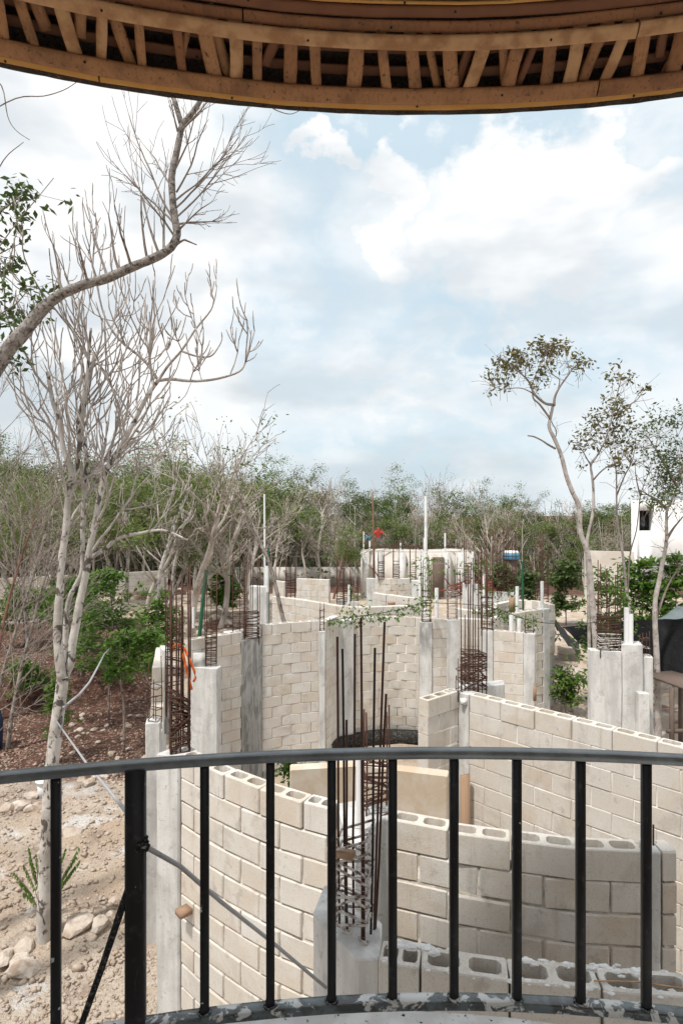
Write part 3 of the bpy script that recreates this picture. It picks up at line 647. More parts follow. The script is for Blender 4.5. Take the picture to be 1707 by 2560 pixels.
# B and C: the bright wall on the right and its short return
b__ = [(1172, 1737), (1267, 1761), (1354, 1782.5), (1444, 1806), (1548, 1832), (1660, 1860)]
pB = [T(a, b, 2.15) for a, b in b__]; d_ = np.array(pB[-1]) - np.array(pB[0]); d_ /= np.linalg.norm(d_)
p0B = np.array(pB[0]); ptsB = [tuple(p0B), tuple(p0B + d_ * 4.3)]
B = wall('block_wall', 'long bright limestone-block wall slanting down to the right edge', ptsB[0])
courses(B, ptsB, ZT, 15, zbase=-.2)
p0C = np.array(T(1069, 1752, 2.15)); p1C = np.array(T(1146, 1728, 2.15))
CW = wall('block_wall', 'short return wall with three open cells left of the bright right wall', p0C)
courses(CW, [tuple(p0C), tuple(p1C)], ZT, 15, zbase=-.2)
cn = (p1C + p0B) / 2; nB = np.array((-d_[1], d_[0]))
prism('column', [tuple(p1C + (.006, .0)), tuple(cn + (0, -.02)), tuple(p0B + (-.004, .004)), tuple(p0B + nB * .16), tuple(cn + (0.02, .26)), tuple(p1C + (-.11, .12))], -.2, ZT - .012, 'concrete', B, .006, .06, rag=.03)
mb = MB(); mb.box((cn[0] - .01, cn[1] - .035, ZT - .09), (.07, .05, .07), .1); mb.build('concrete_lip', MATS['lime'], B)
cage(B, cn[0] + .16, cn[1] + .20, ZT - .02, .235, .20, [1.52, 1.66, 1.60, 1.45, 1.70, 1.55, .92, 1.05, 1.62, 1.0], 19, .0235, .25, .0066, messy=.9)
cage(B, cn[0] - .04, cn[1] + .08, ZT - .02, .05, .05, [.42, .40, .30, .2], 3, .12, .25, .005)
prism('beam', [tuple(cn + (.10, .30)), tuple(np.array(T(1258, 1702, 2.15)) + (-.0, -.05)), T(1258, 1694, 2.15), tuple(cn + (.02, .50))], 1.6, ZT - .03, 'concrete', B, .004)
mb = MB(); mb.box((1.43, 6.95, 1.1), (.10, .05, 2.1), .3); tag(mb.build('timber_prop', MATS['timber'], None), 'reddish timber prop upright behind the railing in front of the right wall', 'plank')
# tan plastered low wall seen between the pier and the right wall
tw = thing('plastered_wall', 'low tan plastered wall behind the central rebar and railing bars', 'wall', (.3, 6.4, 0), GW)
prism('wall', [(X(725, 6.2), 6.2), (X(900, 6.3), 6.3), (X(1118, 6.05), 6.05), (X(1118, 6.2) + .02, 6.2), (X(900, 6.45), 6.45), (X(725, 6.35), 6.35)], -.2, CAMZ - 2.67, 'plaster', tw, .004, .2)

# M: edge-on wall on the left with stepped courses
Mw = wall('block_wall', 'narrow stepped white wall end seen edge-on left of the rebar', (-2.3, 7.3))
prism('post', [(-2.375, 7.28), (-2.195, 7.28), (-2.24, 7.48), (-2.42, 7.48)], -.2, 2.64, 'concrete', Mw, .006, rag=.02)
mp = [(-2.24, 7.50), (-2.78, 9.55)]; mpr = [(-2.42, 7.50), (-2.96, 9.55)]
courses(Mw, [mp[1], mp[0]][::-1], ZT, 4, hollow=False, skip=lambda k, s_: s_ < (.95, .62, .35, 0)[k], core=False, thick=.16)
prism('wall', [(-2.245, 7.50), (-2.785, 9.55), (-2.945, 9.55), (-2.41, 7.50)], -.2, ZT - .83, 'concrete', Mw, .006)
prism('column', [(X(404, 8.7), 8.7), (X(424, 8.6), 8.6), (X(420, 9.0), 9.0), (X(400, 9.0), 9.0)], 2.0, 5.2 - 8.7 * 345 / F, 'concrete', Mw, .003)
cage(Mw, -2.29, 7.38, 2.62, .11, .11, [.75, .35, .8, .5], 4, .13, -.25, .0055)

# P: middle-left walls
PW = wall('block_wall', 'middle-left block wall with a dark unset concrete column and a small square opening', (-1.6, 11.4))
zl, zr_ = CAMZ - 2.31, CAMZ - 2.22
pl = [(X(478, 10.85), 10.85), (X(548, 11.2), 11.2), (X(606, 11.52), 11.52)]
courses(PW, pl, zl, 14, hollow=True)
pr = [(X(656, 11.75), 11.75), (X(720, 12.0), 12.0), (X(797, 12.22), 12.22)]
courses(PW, pr, zr_, 14, hollow=True, shift=1, skip=lambda k, s_: k == 1 and .80 < s_ < 1.0)
mb = MB(); strip(mb, Path(pr), .02, .13, zr_ - .5, zr_ - .41, .8, 1.0); mb.build('mortar', MATS['mortar'], PW)
prism('dark_column', [(X(604, 11.50), 11.49), (X(656, 11.72), 11.72), (X(656, 11.72) - .05, 11.88), (X(604, 11.5) - .05, 11.66)], -.2, CAMZ - 2.46, 'fresh_concrete', PW, .006, .1, rag=.02)
cage(PW, X(628, 11.66), 11.68, CAMZ - 2.48, .27, .13, [1.7, 1.55, 1.5, 1.62, 1.45, 1.58, 1.3, 1.66], 13, .042, .42, .0075, messy=.4)
prism('corner_column', [(X(476, 10.75), 10.75), (X(543, 10.62), 10.62), (X(553, 10.82), 10.82), (X(548, 11.2) - .06, 11.12), (X(478, 10.9) - .08, 10.98)], -.2, CAMZ - 2.775, 'concrete', PW, .007, .12, rag=.015)
mb = MB(); mb.box((X(498, 10.8), 10.84, CAMZ - 2.66), (.22, .16, .22), .2); mb.build('concrete_stub', MATS['concrete'], PW)
cage(PW, X(528, 10.85), 10.86, CAMZ - 2.78, .18, .16, [1.75, 1.62, 1.7, 1.8, 1.5], 15, .052, .2, .0068, messy=.3)
prism('end_column', [(X(797, 12.2) + .004, 12.19), (X(813, 12.22), 12.22), (X(813, 12.22), 12.4), (X(797, 12.2), 12.4)], -.2, CAMZ - 2.43, 'concrete', PW, .004)
cage(PW, X(805, 12.28), 12.3, CAMZ - 2.45, .09, .07, [.6, .55, .58, .5], 4, .13, 0, .005)
mb = MB()
for i, (a, b) in enumerate(((X(435, 5.55), 5.6),)):                     # orange conduit looped over the rebar
    pts = [P(429, 1718, 5.52), P(427, 1665, 5.52), P(429, 1632, 5.52), P(437, 1614, 5.52), P(450, 1610, 5.5), P(462, 1622, 5.46), P(475, 1650, 5.44), P(487, 1680, 5.44), P(489, 1695, 5.44), P(484, 1704, 5.44)]
    mb.tube(pts, .0115, 10); mb.tube([P(451, 1612, 5.49), P(459, 1640, 5.45), P(468, 1680, 5.43), P(480, 1724, 5.42)], .0115, 10)
tag(mb.build('conduit', MATS['orange'], None, True), 'orange flexible conduit looped over the rebar on the left', 'conduit')

# Q, R, S, U: rooms in the middle distance
Q = wall('block_wall', 'curved tan wall of the round room directly behind the foreground rebar', (0, 13.5))
zq = CAMZ - 2.38
courses(Q, [(X(815, 12.42), 12.45), (X(846, 13.1), 13.1)], CAMZ - 2.27, 14, hollow=False)
courses(Q, [(X(884, 13.35), 13.35), (X(950, 13.55), 13.55), (X(1005, 13.58), 13.58), (X(1075, 13.4), 13.4)], zq, 13, hollow=True, shift=1)
prism('column', [(X(846, 13.1), 13.1), (X(884, 13.25), 13.25), (X(884, 13.3), 13.5), (X(846, 13.1), 13.4)], -.2, zq - .005, 'concrete', Q, .006)
mb = MB(); strip(mb, Path([(X(815, 12.55), 12.55), (X(850, 13.0), 12.98), (X(900, 13.25), 13.25), (X(960, 13.42), 13.42), (X(1060, 13.36), 13.36)]), .0, .12, -.1, .30); mb.build('tar_strip', MATS['tar'], Q)
mb = MB(); strip(mb, Path([(X(815, 11.9), 11.9), (X(850, 12.4), 12.4), (X(900, 12.7), 12.7), (X(960, 12.85), 12.85), (X(1060, 12.8), 12.8)]), .0, .30, -.1, .06); mb.build('footing', MATS['lime'], Q)
Rw = wall('block_wall', 'limed grey wall with a white corner column left of the tall leafy cage', (1.9, 12.9))
prism('column', [(X(1049, 12.85), 12.85), (X(1080, 12.80), 12.80), (X(1082, 12.9), 13.0), (X(1049, 12.9), 13.05)], -.2, CAMZ - 2.36, 'concrete', Rw, .006, rag=.02)
courses(Rw, [(X(1081, 12.82), 12.83), (X(1116, 12.9), 12.9)], CAMZ - 2.31, 13, hollow=False)
prism('plastered_panel', [(X(1116, 12.86), 12.86), (X(1148, 12.9), 12.9), (X(1148, 12.9), 13.1), (X(1116, 12.86), 13.08)], -.2, CAMZ - 2.32, 'concrete', Rw, .008)
courses(Rw, [(X(1146, 13.6), 13.7), (X(1210, 13.5), 13.5)], CAMZ - 2.43, 13, hollow=False)
cage(Rw, X(1065, 12.9), 12.93, CAMZ - 2.38, .17, .12, [1.35, 1.25, 1.4, 1.3], 7, .105, 0, .0075, messy=.2)
cage(Rw, X(1130, 13.), 13.0, CAMZ - 2.33, .19, .12, [1.3, 1.35, 1.2, 1.1], 8, .085, 0, .007, limed=8, messy=.2)
Sw = wall('block_wall', 'limed block wall with two short pipe stubs right of the dense rusty cage', (3.3, 11.8))
zs_ = CAMZ - 2.355
prism('column', [(X(1202, 12.0), 12.0), (X(1232, 11.9), 11.9), (X(1232, 11.9) + .03, 12.1), (X(1202, 12.) + .03, 12.2)], -.2, zs_ - .01, 'concrete', Sw, .005)
courses(Sw, [(X(1233, 11.9), 11.9), (X(1308, 11.68), 11.68)], zs_, 13, hollow=True)
prism('corner_column', [(X(1308, 11.67), 11.67), (X(1336, 11.57), 11.57), (X(1338, 11.6) + .06, 11.75), (X(1308, 11.68) + .06, 11.88)], -.2, zs_ - .01, 'concrete', Sw, .006, rag=.015)
cage(Sw, X(1218, 12.0), 12.05, zs_ - .02, .22, .16, [1.75, 1.6, 1.85, 1.7, 1.5, 1.45], 8, .085, -.2, .008, messy=.3)
cage(Sw, X(1322, 11.7), 11.72, zs_ - .02, .14, .08, [.42, .36], 1, .15, 0, .007)
mb = MB(); mb.box(P(1336, 1734, 11.52), (.055, .03, .28), .1); mb.build('wood_strip', MATS['timber'], Sw)
pipe('left one of two short thick pipe stubs on the limed wall', 1277, 1538, 1580, 11.86, .082, z0=zs_ - .1); pipe('right one of two short thick pipe stubs on the limed wall', 1297, 1547, 1583, 11.8, .08, z0=zs_ - .1)
Uw = wall('block_wall', 'shaded block wall of the far right room beside the rubble', (4.6, 14.3))
pu = [(X(1285, 13.9), 13.9), (X(1330, 14.3), 14.3), (X(1358, 14.5), 14.5)]
courses(Uw, pu, zs_, 13, hollow=True, shift=1)
prism('column', [(X(1358, 14.5), 14.49), (X(1375, 14.62), 14.62), (X(1375, 14.62) - .1, 14.85), (X(1358, 14.5) - .1, 14.7)], -.2, zs_ + .0, 'concrete', Uw, .005)
courses(Uw, [(X(1242, 15.3), 15.3), (X(1290, 15.9), 15.9), (X(1340, 15.8), 15.8), (X(1374, 15.2), 15.2)], zs_, 6, hollow=False)
courses(Uw, [(X(1136, 15.2), 15.2), (X(1190, 14.8), 14.8)], CAMZ - 2.45, 5, hollow=False); courses(Uw, [(X(1190, 14.8), 14.8), (X(1245, 15.3), 15.3)], CAMZ - 2.45, 5, hollow=False)
courses(Uw, [(X(1222, 13.5), 13.4), (X(1258, 13.8), 13.8)], CAMZ - 2.40, 6, hollow=False)
mb = MB(); mb.box(P(1280, 1512, 15.1), (.16, .05, .36), .1); tag(mb.build('plank', MATS['timber'], None), 'short brown plank standing against the far right room wall', 'plank')
# farther rooms
V = wall('block_wall', 'long curved pale wall behind the middle-left wall', (-1.4, 16))
courses(V, [(X(680, 16.7), 16.7), (X(740, 16.2), 16.2), (X(800, 15.5), 15.5), (X(850, 15.0), 15.0), (X(905, 14.8), 14.8), (X(960, 14.9), 14.9), (X(1050, 15.1), 15.1)], CAMZ - 2.355, 6, hollow=False)
prism('column', [(X(623, 17.2), 17.2), (X(667, 17.), 17.0), (X(672, 17.3), 17.3), (X(630, 17.5), 17.5)], -.1, CAMZ - 2.13, 'concrete', V, .006)
cage(V, X(730, 17), 16.6, CAMZ - 2.40, .24, .16, [1.2, 1.1, 1.25, 1.15, 1.2, 1.05], 12, .06, 0, .009, False)
V1 = wall('block_wall', 'far short wall with a small square opening left of centre', (-1.2, 21))
courses(V1, [(X(741, 21.2), 21.2), (X(822, 20.8), 20.8)], CAMZ - 2.355, 8, hollow=False, skip=lambda k, s_: k == 1 and .55 < s_ < .75, core=False)
mb = MB(); p_ = Path([(X(741, 21.2), 21.2), (X(822, 20.8), 20.8)])
strip(mb, p_, .01, .14, 0, CAMZ - 2.78); strip(mb, p_, .01, .14, CAMZ - 2.78, CAMZ - 2.36, 0, .56); strip(mb, p_, .01, .14, CAMZ - 2.78, CAMZ - 2.36, .76, p_.L); mb.build('mortar', MATS['mortar'], V1)
courses(V1, [(X(682, 20.6), 20.6), (X(710, 20.2), 20.2)], CAMZ - 2.36, 6, hollow=False)
X1 = wall('block_wall', 'far pale wall in the centre in front of the workers', (1., 21.4))
prism('column', [(X(916, 21.4), 21.4), (X(936, 21.3), 21.3), (X(936, 21.3), 21.55), (X(916, 21.4), 21.6)], -.1, CAMZ - 2.37, 'concrete', X1, .004)
courses(X1, [(X(936, 21.3), 21.3), (X(980, 21.1), 21.1), (X(1030, 21.2), 21.2)], CAMZ - 2.355, 8, hollow=False)
prism('end_column', [(X(1030, 20.6), 20.6), (X(1052, 20.5), 20.5), (X(1052, 20.5), 20.8), (X(1030, 20.6), 20.9)], -.1, CAMZ - 2.36, 'concrete', X1, .004)
for px, tp in ((953, 1.0), (990, 1.3), (1032, 1.25)): cage(X1, X(px, 21.2), 21.25, CAMZ - 2.4, .2, .14, [tp, tp * .9, tp * 1.05, tp], 9, .075, 0, .010, False)
X2 = wall('block_wall', 'low pale box-shaped wall in front of the far centre wall', (1., 17))
courses(X2, [(X(931, 17.6), 17.6), (X(964, 17.1), 17.1)], CAMZ - 2.37, 6, hollow=False); courses(X2, [(X(965, 17.1), 17.1), (X(1010, 16.6), 16.6), (X(1060, 16.2), 16.2)], CAMZ - 2.355, 6, hollow=False)
mb = MB(); mb.box(P(978, 1508, 16.7), (.22, .12, .07), -.1); mb.build('brick_stub', MATS['timber'], X2)
W = wall('block_wall', 'farthest round pale wall with workers on top of it', (2, 37))
zw = CAMZ - 2.42
pw = Path([(X(901, 37.5), 37.5), (X(940, 36.6), 36.6), (X(1000, 36.2), 36.2), (X(1080, 36.0), 36.0), (X(1140, 36.4), 36.4), (X(1185, 37.2), 37.2)])
mb = MB(); strip(mb, pw, 0, .2, -.1, zw, step=.3); mb.build('wall', MATS['farwall'], W)
for px, w_ in ((912, .3), (945, .5), (1003, .5), (1062, .3), (1113, .6), (1150, .5)):
    Y = 35.95 if px > 960 else 36.3
    mb = MB(); mb.box((X(px, Y), Y + .1, zw / 2 - .05), (w_, .3, zw + .06)); mb.build('column', MATS['concrete'], W)
mb = MB(); strip(mb, pw, .02, 2.2, zw + .002, zw + .05, step=.3); mb.build('slab_edge', MATS['farwall'], W)
mb = MB(); mb.box((X(1095, 35.8), 35.85, 1.3), (.7, .05, 2.4)); mb.build('doorway_shade', MATS['old_timber'], W)  # flat dark sheet standing in for the shade inside an open doorway
mb = MB()
for i in range(40): a_ = pw.at(rnd.uniform(.2, pw.L - .2))[0]; mb.tube([(a_[0], a_[1] + rnd.uniform(.2, 1.6), zw + .1), (a_[0] + rnd.uniform(-.1, .1), a_[1] + rnd.uniform(.2, 1.6), zw + rnd.uniform(.25, .6))], .016, 4)
mb.tube([(X(905, 36), 36.2, zw + .28), (X(1180, 36), 36.2, zw + .3)], .02, 4); mb.tube([(X(915, 36), 36.3, zw + .36), (X(1150, 36), 36.4, zw + .34)], .02, 4); mb.build('rebar_starters', MATS['rebar'], W)['kind'] = 'stuff'
for px, tp in ((953, 1.45), (984, 1.6), (1031, 1.7)): pass
mb = MB(); mb.tube([P(931, 1230, 34), P(934, 1380, 34), P(935, 1445, 34)], [.035, .055, .065], 6); mb.tube([P(934, 1425, 34), P(946, 1442, 34)], .04, 5); mb.tube([P(934, 1425, 34), P(920, 1412, 34)], .03, 5)
tag(mb.build('timber_post', MATS['bark_red'], None), 'tall reddish-brown post in front of the farthest wall', 'post')
far = wall('block_wall', 'far grey wall stub right of centre behind the leafy vine', (3.8, 19.7))
prism('wall', [(X(1155, 19.8), 19.8), (X(1196, 19.5), 19.5), (X(1198, 19.7), 19.75), (X(1157, 20), 20.05)], -.1, CAMZ - 2.36, 'concrete', far, .004)
for px, Y, tp in ((1175, 19.7, 1.5),): cage(far, X(px, Y), Y + .1, CAMZ - 2.4, .3, .2, [tp, tp, tp * .9, tp * 1.05], 8, .09, 0, .012, False, limed=8)
fr = wall('block_wall', 'far low pale wall under the thin cages right of centre', (5, 22))
prism('wall', [(X(1200, 22), 22), (X(1290, 21.5), 21.5), (X(1290, 21.6), 21.75), (X(1200, 22), 22.2)], -.1, CAMZ - 2.9, 'concrete', fr, .004)
for px, Y, tp in ((1250, 21.8, 2.3), (1278, 21.7, 2.4), (1222, 21.9, 2.2)): cage(fr, X(px, Y), Y, CAMZ - 2.95, .28, .2, [tp, tp * .95, tp * 1.05, tp, tp * .9], 9, .10, 0, .011, False)
fr2 = wall('block_wall', 'low far wall carrying rusty bars beside the white house', (6.5, 17.5))
prism('wall', [(X(1340, 18.5), 18.5), (X(1372, 18.2), 18.2), (X(1374, 18.4), 18.45), (X(1342, 18.7), 18.75)], -.1, CAMZ - 2.85, 'concrete', fr2, .004)
for px, tp in ((1346, 2.1), (1362, 2.2)): cage(fr2, X(px, 18.5), 18.5, CAMZ - 2.9, .16, .16, [tp, tp * .95, tp * 1.05, tp], 8, .09, 0, .010, False)
# loose bar bundles and cages left of centre that stand out against the wood
lw = wall('block_wall', 'low grey wall end carrying bars in front of the red tree', (0, 18.5))
prism('wall', [(X(843, 18.6), 18.6), (X(895, 18.3), 18.3), (X(897, 18.5), 18.5), (X(845, 18.8), 18.8)], -.1, CAMZ - 2.75, 'concrete', lw, .004)
for px, tp in ((850, 1.35), (868, 1.3), (886, 1.25)): cage(lw, X(px, 18.5), 18.55, CAMZ - 2.8, .2, .16, [tp, tp * .8, tp * 1.05, tp], 9, .08, 0, .010, False)
ll = wall('block_wall', 'low rubble-stone footing carrying thin bars behind the corner column', (-3, 13.2))
prism('wall', [(X(560, 13.6), 13.6), (X(612, 13.9), 13.9), (X(610, 14.1), 14.15), (X(558, 13.8), 13.85)], -.1, CAMZ - 2.75, 'concrete', ll, .006)
cage(ll, X(598, 13.85), 13.9, CAMZ - 2.8, .3, .16, [1.9, 2.0, 1.7, 1.85, 2.1], 11, .09, .2, .008, False)

# Z: free-standing column group on the right
Z = thing('column_group', 'free-standing pale concrete column group with rebar and two pipes on the right', 'column', (4.7, 10.3, 0))
Y0 = 10.24
prism('left_column', [(X(1476, Y0), Y0), (X(1553, Y0 - .12), Y0 - .12), (X(1553, Y0) + .02, Y0 + .12), (X(1476, Y0) + .02, Y0 + .2)], -.2, CAMZ - 2.36, 'concrete', Z, .005, .12, rag=.01)
prism('pipe_column', [(X(1554, Y0 - .1), Y0 - .08), (X(1606, Y0 - .14), Y0 - .14), (X(1606, Y0) + .02, Y0 + .15), (X(1554, Y0) + .02, Y0 + .2)], -.2, CAMZ - 2.24, 'concrete', Z, .009, .1, rag=.015)
prism('right_column', [(X(1607, Y0 - .1), Y0 - .05), (X(1632, Y0 - .1), Y0 - .1), (X(1632, Y0) + .02, Y0 + .15), (X(1607, Y0) + .02, Y0 + .2)], -.2, CAMZ - 2.46, 'concrete', Z, .005, .12)
prism('low_step', [(X(1592, 10.05), 9.98), (X(1617, 10.05), 9.96), (X(1617, 10.05), 10.10), (X(1592, 10.05), 10.12)], -.2, CAMZ - 3.02, 'concrete', Z, .005, .12)
cage(Z, X(1522, Y0), Y0 + .03, CAMZ - 2.38, .33, .16, [1.5, 1.45, 1.3, 1.55, 1.25, 1.4, 1.2, 1.5], 17, .036, -.05, .008, limed=8, messy=.4)
cage(Z, X(1613, Y0), Y0 + .03, CAMZ - 2.48, .11, .1, [.42, .45, .40, .38], 3, .13, 0, .0065, limed=2)
pipe('taller white pipe on the free-standing right column group', 1565, 1519, 1612, Y0 - .01, .085, z0=CAMZ - 2.4); pipe('shorter white pipe on the free-standing right column group', 1576, 1535, 1612, Y0 - .03, .075, z0=CAMZ - 2.4)

# pipes and poles
pipe('tall thin white pole left of centre against the wood', 661, 1235, 1470, 17.1, .052, z0=0); pipe('short thick white pipe at the foot of the left white pole', 668, 1415, 1480, 17.05, .10)
pipe('tall white pole in the centre against the wood', 1064, 1240, 1535, 14.6, .075, z0=0); pipe('second pole fixed low beside the tall centre pole', 1061, 1345, 1530, 14.7, .06, z0=0)
for px, yt, yb, Y, dia, la in ((1181, 1379, 1460, 19.5, .085, 'white pipe above the far grey wall stub'), (1209, 1434, 1540, 13.8, .055, 'thin white pipe just right of the dense rusty cage'), (1292, 1466, 1535, 14.9, .085, 'white pipe inside the far right room next to the plank'),
                          (1354, 1453, 1525, 14.7, .08, 'white pipe on the right corner of the far right room'), (1049, 1376, 1520, 20.5, .10, 'white pipe left of the leafy cage'), (1091, 1470, 1545, 13.9, .09, 'white pipe hidden among the vine leaves'),
                          (872, 1462, 1510, 18.4, .07, 'white pipe stub beside the red-barked tree'), (909, 1329, 1378, 36.5, .09, 'thin white pole on the left end of the farthest wall'), (924, 1352, 1378, 36.3, .12, 'white pipe beside the blue worker'),
                          (1001, 1357, 1378, 36.4, .09, 'short white pipe mid farthest wall'), (1112, 1333, 1378, 36.4, .11, 'thin white pole on the right of the farthest wall'), (1156, 1370, 1385, 36.4, .08, 'small white pipe at the right end of the farthest wall'),
                          (484, 1518, 1570, 11.8, .05, 'thin white pipe behind the left rusty cages')): pipe(la, px, yt, yb, Y, dia)
pipe('dark green pole leaning beside the left corner column', 498, 1425, 1600, 11.6, .075, None, True, 'green_pole', 'green_pole', 'pole', 18, None)
pipe('green pole at the edge of the wood right of the tall left pole', 671, 1370, 1440, 25, .08, None, True, 'green_pole', 'green_pole', 'pole', 0, 0)
pipe('thin teal pole standing in the far right room', 1307, 1404, 1528, 15.0, .05, None, True, 'green_pole', 'green_pole', 'pole', -2)

# cable and straps
mb = MB(); kn = Vector((POST[0] + .028, POST[1] - .02, CAMZ - 1.77 * (2092 - 1280) / F))
cpt = [P(140, 1800, 7.15), P(214, 1904, 5.0), P(313, 2025, 2.7), kn]
mb.tube(cpt, .009, 8); c2 = [kn, P(450, 2165, 1.95), P(555, 2256, 2.2), P(680, 2355, 2.6), P(815, 2469, 2.98)]; mb.tube(c2, .0078, 8)
tag(mb.build('cable', MATS['cable'], None, True), 'grey cable from the white tree past the post to the pier', 'cable')
mb = MB(); mb.tube([P(160, 1768, 7.2), P(200, 1735, 8.2), P(225, 1705, 9.5), P(243, 1672, 11), P(262, 1635, 13), P(284, 1612, 14.98)], .017, 7); mb.build('cable', MATS['cable'], None, True); tag(bpy.context.scene.objects[-1] if False else C.objects[-1], 'slack grey hose hanging from the white tree towards the green saplings', 'hose')
mb = MB(); e1 = P(205, 2560, 1.70); e2 = e1 + (e1 - P(365, 2092, 1.735)) * .22; mb.tube([P(365, 2090, 1.735), P(300, 2285, 1.72), P(255, 2420, 1.71), e1, e2], [.008, .0105, .0095, .009, .009], 8)
for i in range(5): mb.tube([kn + Vector((.014 * math.cos(k + i), .012 * math.sin(k * 2 + i), .012 * math.sin(k + i * 2))) for k in (0, 1, 2, 3)], .0055, 5)
tag(mb.build('strap', MATS['strap'], None, True), 'black strap tied to the thick railing post slanting down left', 'strap')

# white house and boundary walls
Yh = 40.
hs = thing('white_house', 'modern white flat-roofed house with one dark window at the right edge', 'house', (X(1650, Yh), Yh, 0))
x0, x1 = X(1577, Yh), X(1577, Yh) + 9; zt = CAMZ + 30 / F * Yh
wx0, wx1, wz0, wz1 = X(1597, Yh), X(1634, Yh), CAMZ - 47 / F * Yh, CAMZ + 4 / F * Yh
mb = MB()
for a, b, c, d in ((x0, wx0, -.2, zt), (wx1, x1, -.2, zt), (wx0, wx1, -.2, wz0), (wx0, wx1, wz1, zt)): mb.box(((a + b) / 2 + (.19 if a == x0 else 0), Yh + .4, (c + d) / 2), (b - a - (.38 if a == x0 else 0), .8, d - c)); (mb.add([(x0, Yh, c), (x0 + .385, Yh, c), (x0 + .385, Yh + .8, c), (x0, Yh, d), (x0 + .385, Yh, d), (x0 + .385, Yh + .8, d)], [(0, 1, 4, 3), (0, 3, 5, 2)], [(3, 4, 5)]) if a == x0 else None)
mb.build('wall', MATS['white_paint'], hs); prism('rear_wing', [(x0 + .4, Yh + .82), (x1, Yh + .82), (x1 + 1.5, Yh + 8), (X(1577, Yh + 8) + .5, Yh + 8)], -.2, zt - .1, 'white_paint', hs, .0, 3.)
mb = MB(); mb.box(((wx0 + wx1) / 2, Yh + .77, (wz0 + wz1) / 2), (wx1 - wx0, .05, wz1 - wz0)); mb.build('recess', MATS['white_paint'], hs)
gx0 = X(1611, Yh); mb = MB(); mb.box(((gx0 + wx1) / 2, Yh + .70, (wz0 + wz1) / 2 - .02), (wx1 - gx0, .05, wz1 - wz0 - .05)); wn = mb.build('window', MATS['glass_dark'], hs)
mb = MB(); mb.box(((gx0 + wx1) / 2 + .1, Yh + .665, (wz0 + wz1) / 2), (.03, .02, wz1 - wz0 - .05)); mb.build('mullion', MATS['rebar_dark'], wn)
bw = thing('boundary_wall', 'cream rendered boundary wall behind the right trees left of the house', 'wall', (10, 36, 0))
prism('wall', [(X(1462, 37), 37), (X(1585, 36), 36), (X(1585, 36), 36.2), (X(1462, 37), 37.2)], -.2, CAMZ - 98 / F * 36.5, 'farwall', bw, .01, 1.)
lw2 = thing('boundary_wall', 'grey block boundary wall behind the green saplings on the left', 'wall', (-16, 35, 0))
pt = [(X(-40, 33.5), 33.5), (X(24, 34.3), 34.3), (X(196, 36.6), 36.6), (X(420, 38.5), 38.5)]
pb = Path([pt[0], pt[-1]]); zt2 = CAMZ - 160 / F * 35.2
mb = MB(); strip(mb, pb, 0, .15, -.3, zt2, step=1.); mb.build('mortar', MATS['mortar'], lw2)
for k in range(7):
    s0 = .0 if k % 2 else -.2
    while s0 < pb.L:
        a, b = max(0, s0), min(pb.L, s0 + .41); s0 += .41
        if b - a < .1: continue
        c, t = pb.at((a + b) / 2); nn = np.array((-t[1], t[0])) * .06
        if -23 < c[0] and k < 6 and rnd.random() < 1: obj('block', SOLID, lw2, (c[0] + nn[0], c[1] + nn[1], zt2 - .205 * k - .1 + .0), math.atan2(t[1], t[0]), ((b - a - .012) / BL, 1, 1))
for px in (128, 300): Y = 35.6 if px < 200 else 37.4; mb = MB(); mb.box((X(px, Y), Y - .03, zt2 / 2 - .1), (.25, .3, zt2 + .26)); mb.build('column', MATS['concrete'], lw2)
kb = thing('kerb', 'low pale kerb line at the foot of the wood behind the far rooms', 'kerb', (0, 43, 0))
mb = MB(); mb.box((X(760, 43), 43, .6), (14, .3, 1.3)); mb.build('wall', MATS['farwall'], kb)

# tarp shelter, table, steel, sheets
tp = thing('tarp_shelter', 'sagging black tarp shelter strung between the right-hand trees', 'tarp', (6.5, 15, 0))
mb = MB(); nx, ny = 26, 12; vv = []
Lp, Rp = P(1405, 1567, 15.5), P(1790, 1585, 13.2); Mid = P(1640, 1546, 15.)
def tpt(u, v):
    top = P(1405 + 330 * u, 1567 - 20 * min(1, u * 1.4), 15.5 - 2 * u)
    bot = P(1412 + 325 * u, np.interp(u, [0, .12, .25, .5, .75, 1], [1572, 1612, 1645, 1676, 1692, 1700]), 15.0 - 2.2 * u)
    p_ = top.lerp(bot, v); p_.z -= .14 * math.sin(v * math.pi) * math.sin(u * math.pi); p_.z += .05 * noise.noise(Vector((u * 9, v * 5, 2))) ; p_.y += .06 * math.sin(u * 30 + v * 4) * v; return p_
for j in range(ny + 1):
    for i in range(nx + 1): vv.append(tpt(i / nx, j / ny))
mb.add(vv, [(j * (nx + 1) + i, j * (nx + 1) + i + 1, (j + 1) * (nx + 1) + i + 1, (j + 1) * (nx + 1) + i) for j in range(ny) for i in range(nx)]); mb.build('sheet', MATS['tarp'], tp, True)
mb = MB(); vv = []
for j in range(7):
    for i in range(9): a_ = P(1635 + 110 * i / 8, 1548 - 12 * j / 6 * i / 8 * 5, 15.05 + 2.5 * j / 6 * (i / 8)); a_.z -= .05 * math.sin(i) * j / 6; vv.append(a_)
mb.add(vv, [(j * 9 + i, j * 9 + i + 1, (j + 1) * 9 + i + 1, (j + 1) * 9 + i) for j in range(6) for i in range(8)]); mb.build('top_sheet', MATS['tarp_grey'], tp, True)
mb = MB(); mb.tube([P(1700, 1560, 14), (P(1700, 1700, 14).x, 14, 0)], .05, 6); mb.build('post', MATS['bark_grey'], tp)
tb = thing('work_table', 'rough timber work table half out of frame under the black tarp', 'table', (7.0, 12.6, 0))
tz = CAMZ - 12.4 * 428 / F
mb = MB(); mb.box((X(1720, 12.5), 12.6, tz), (1.0, 1.3, .05), .25); mb.build('tabletop', MATS['old_timber'], tb)
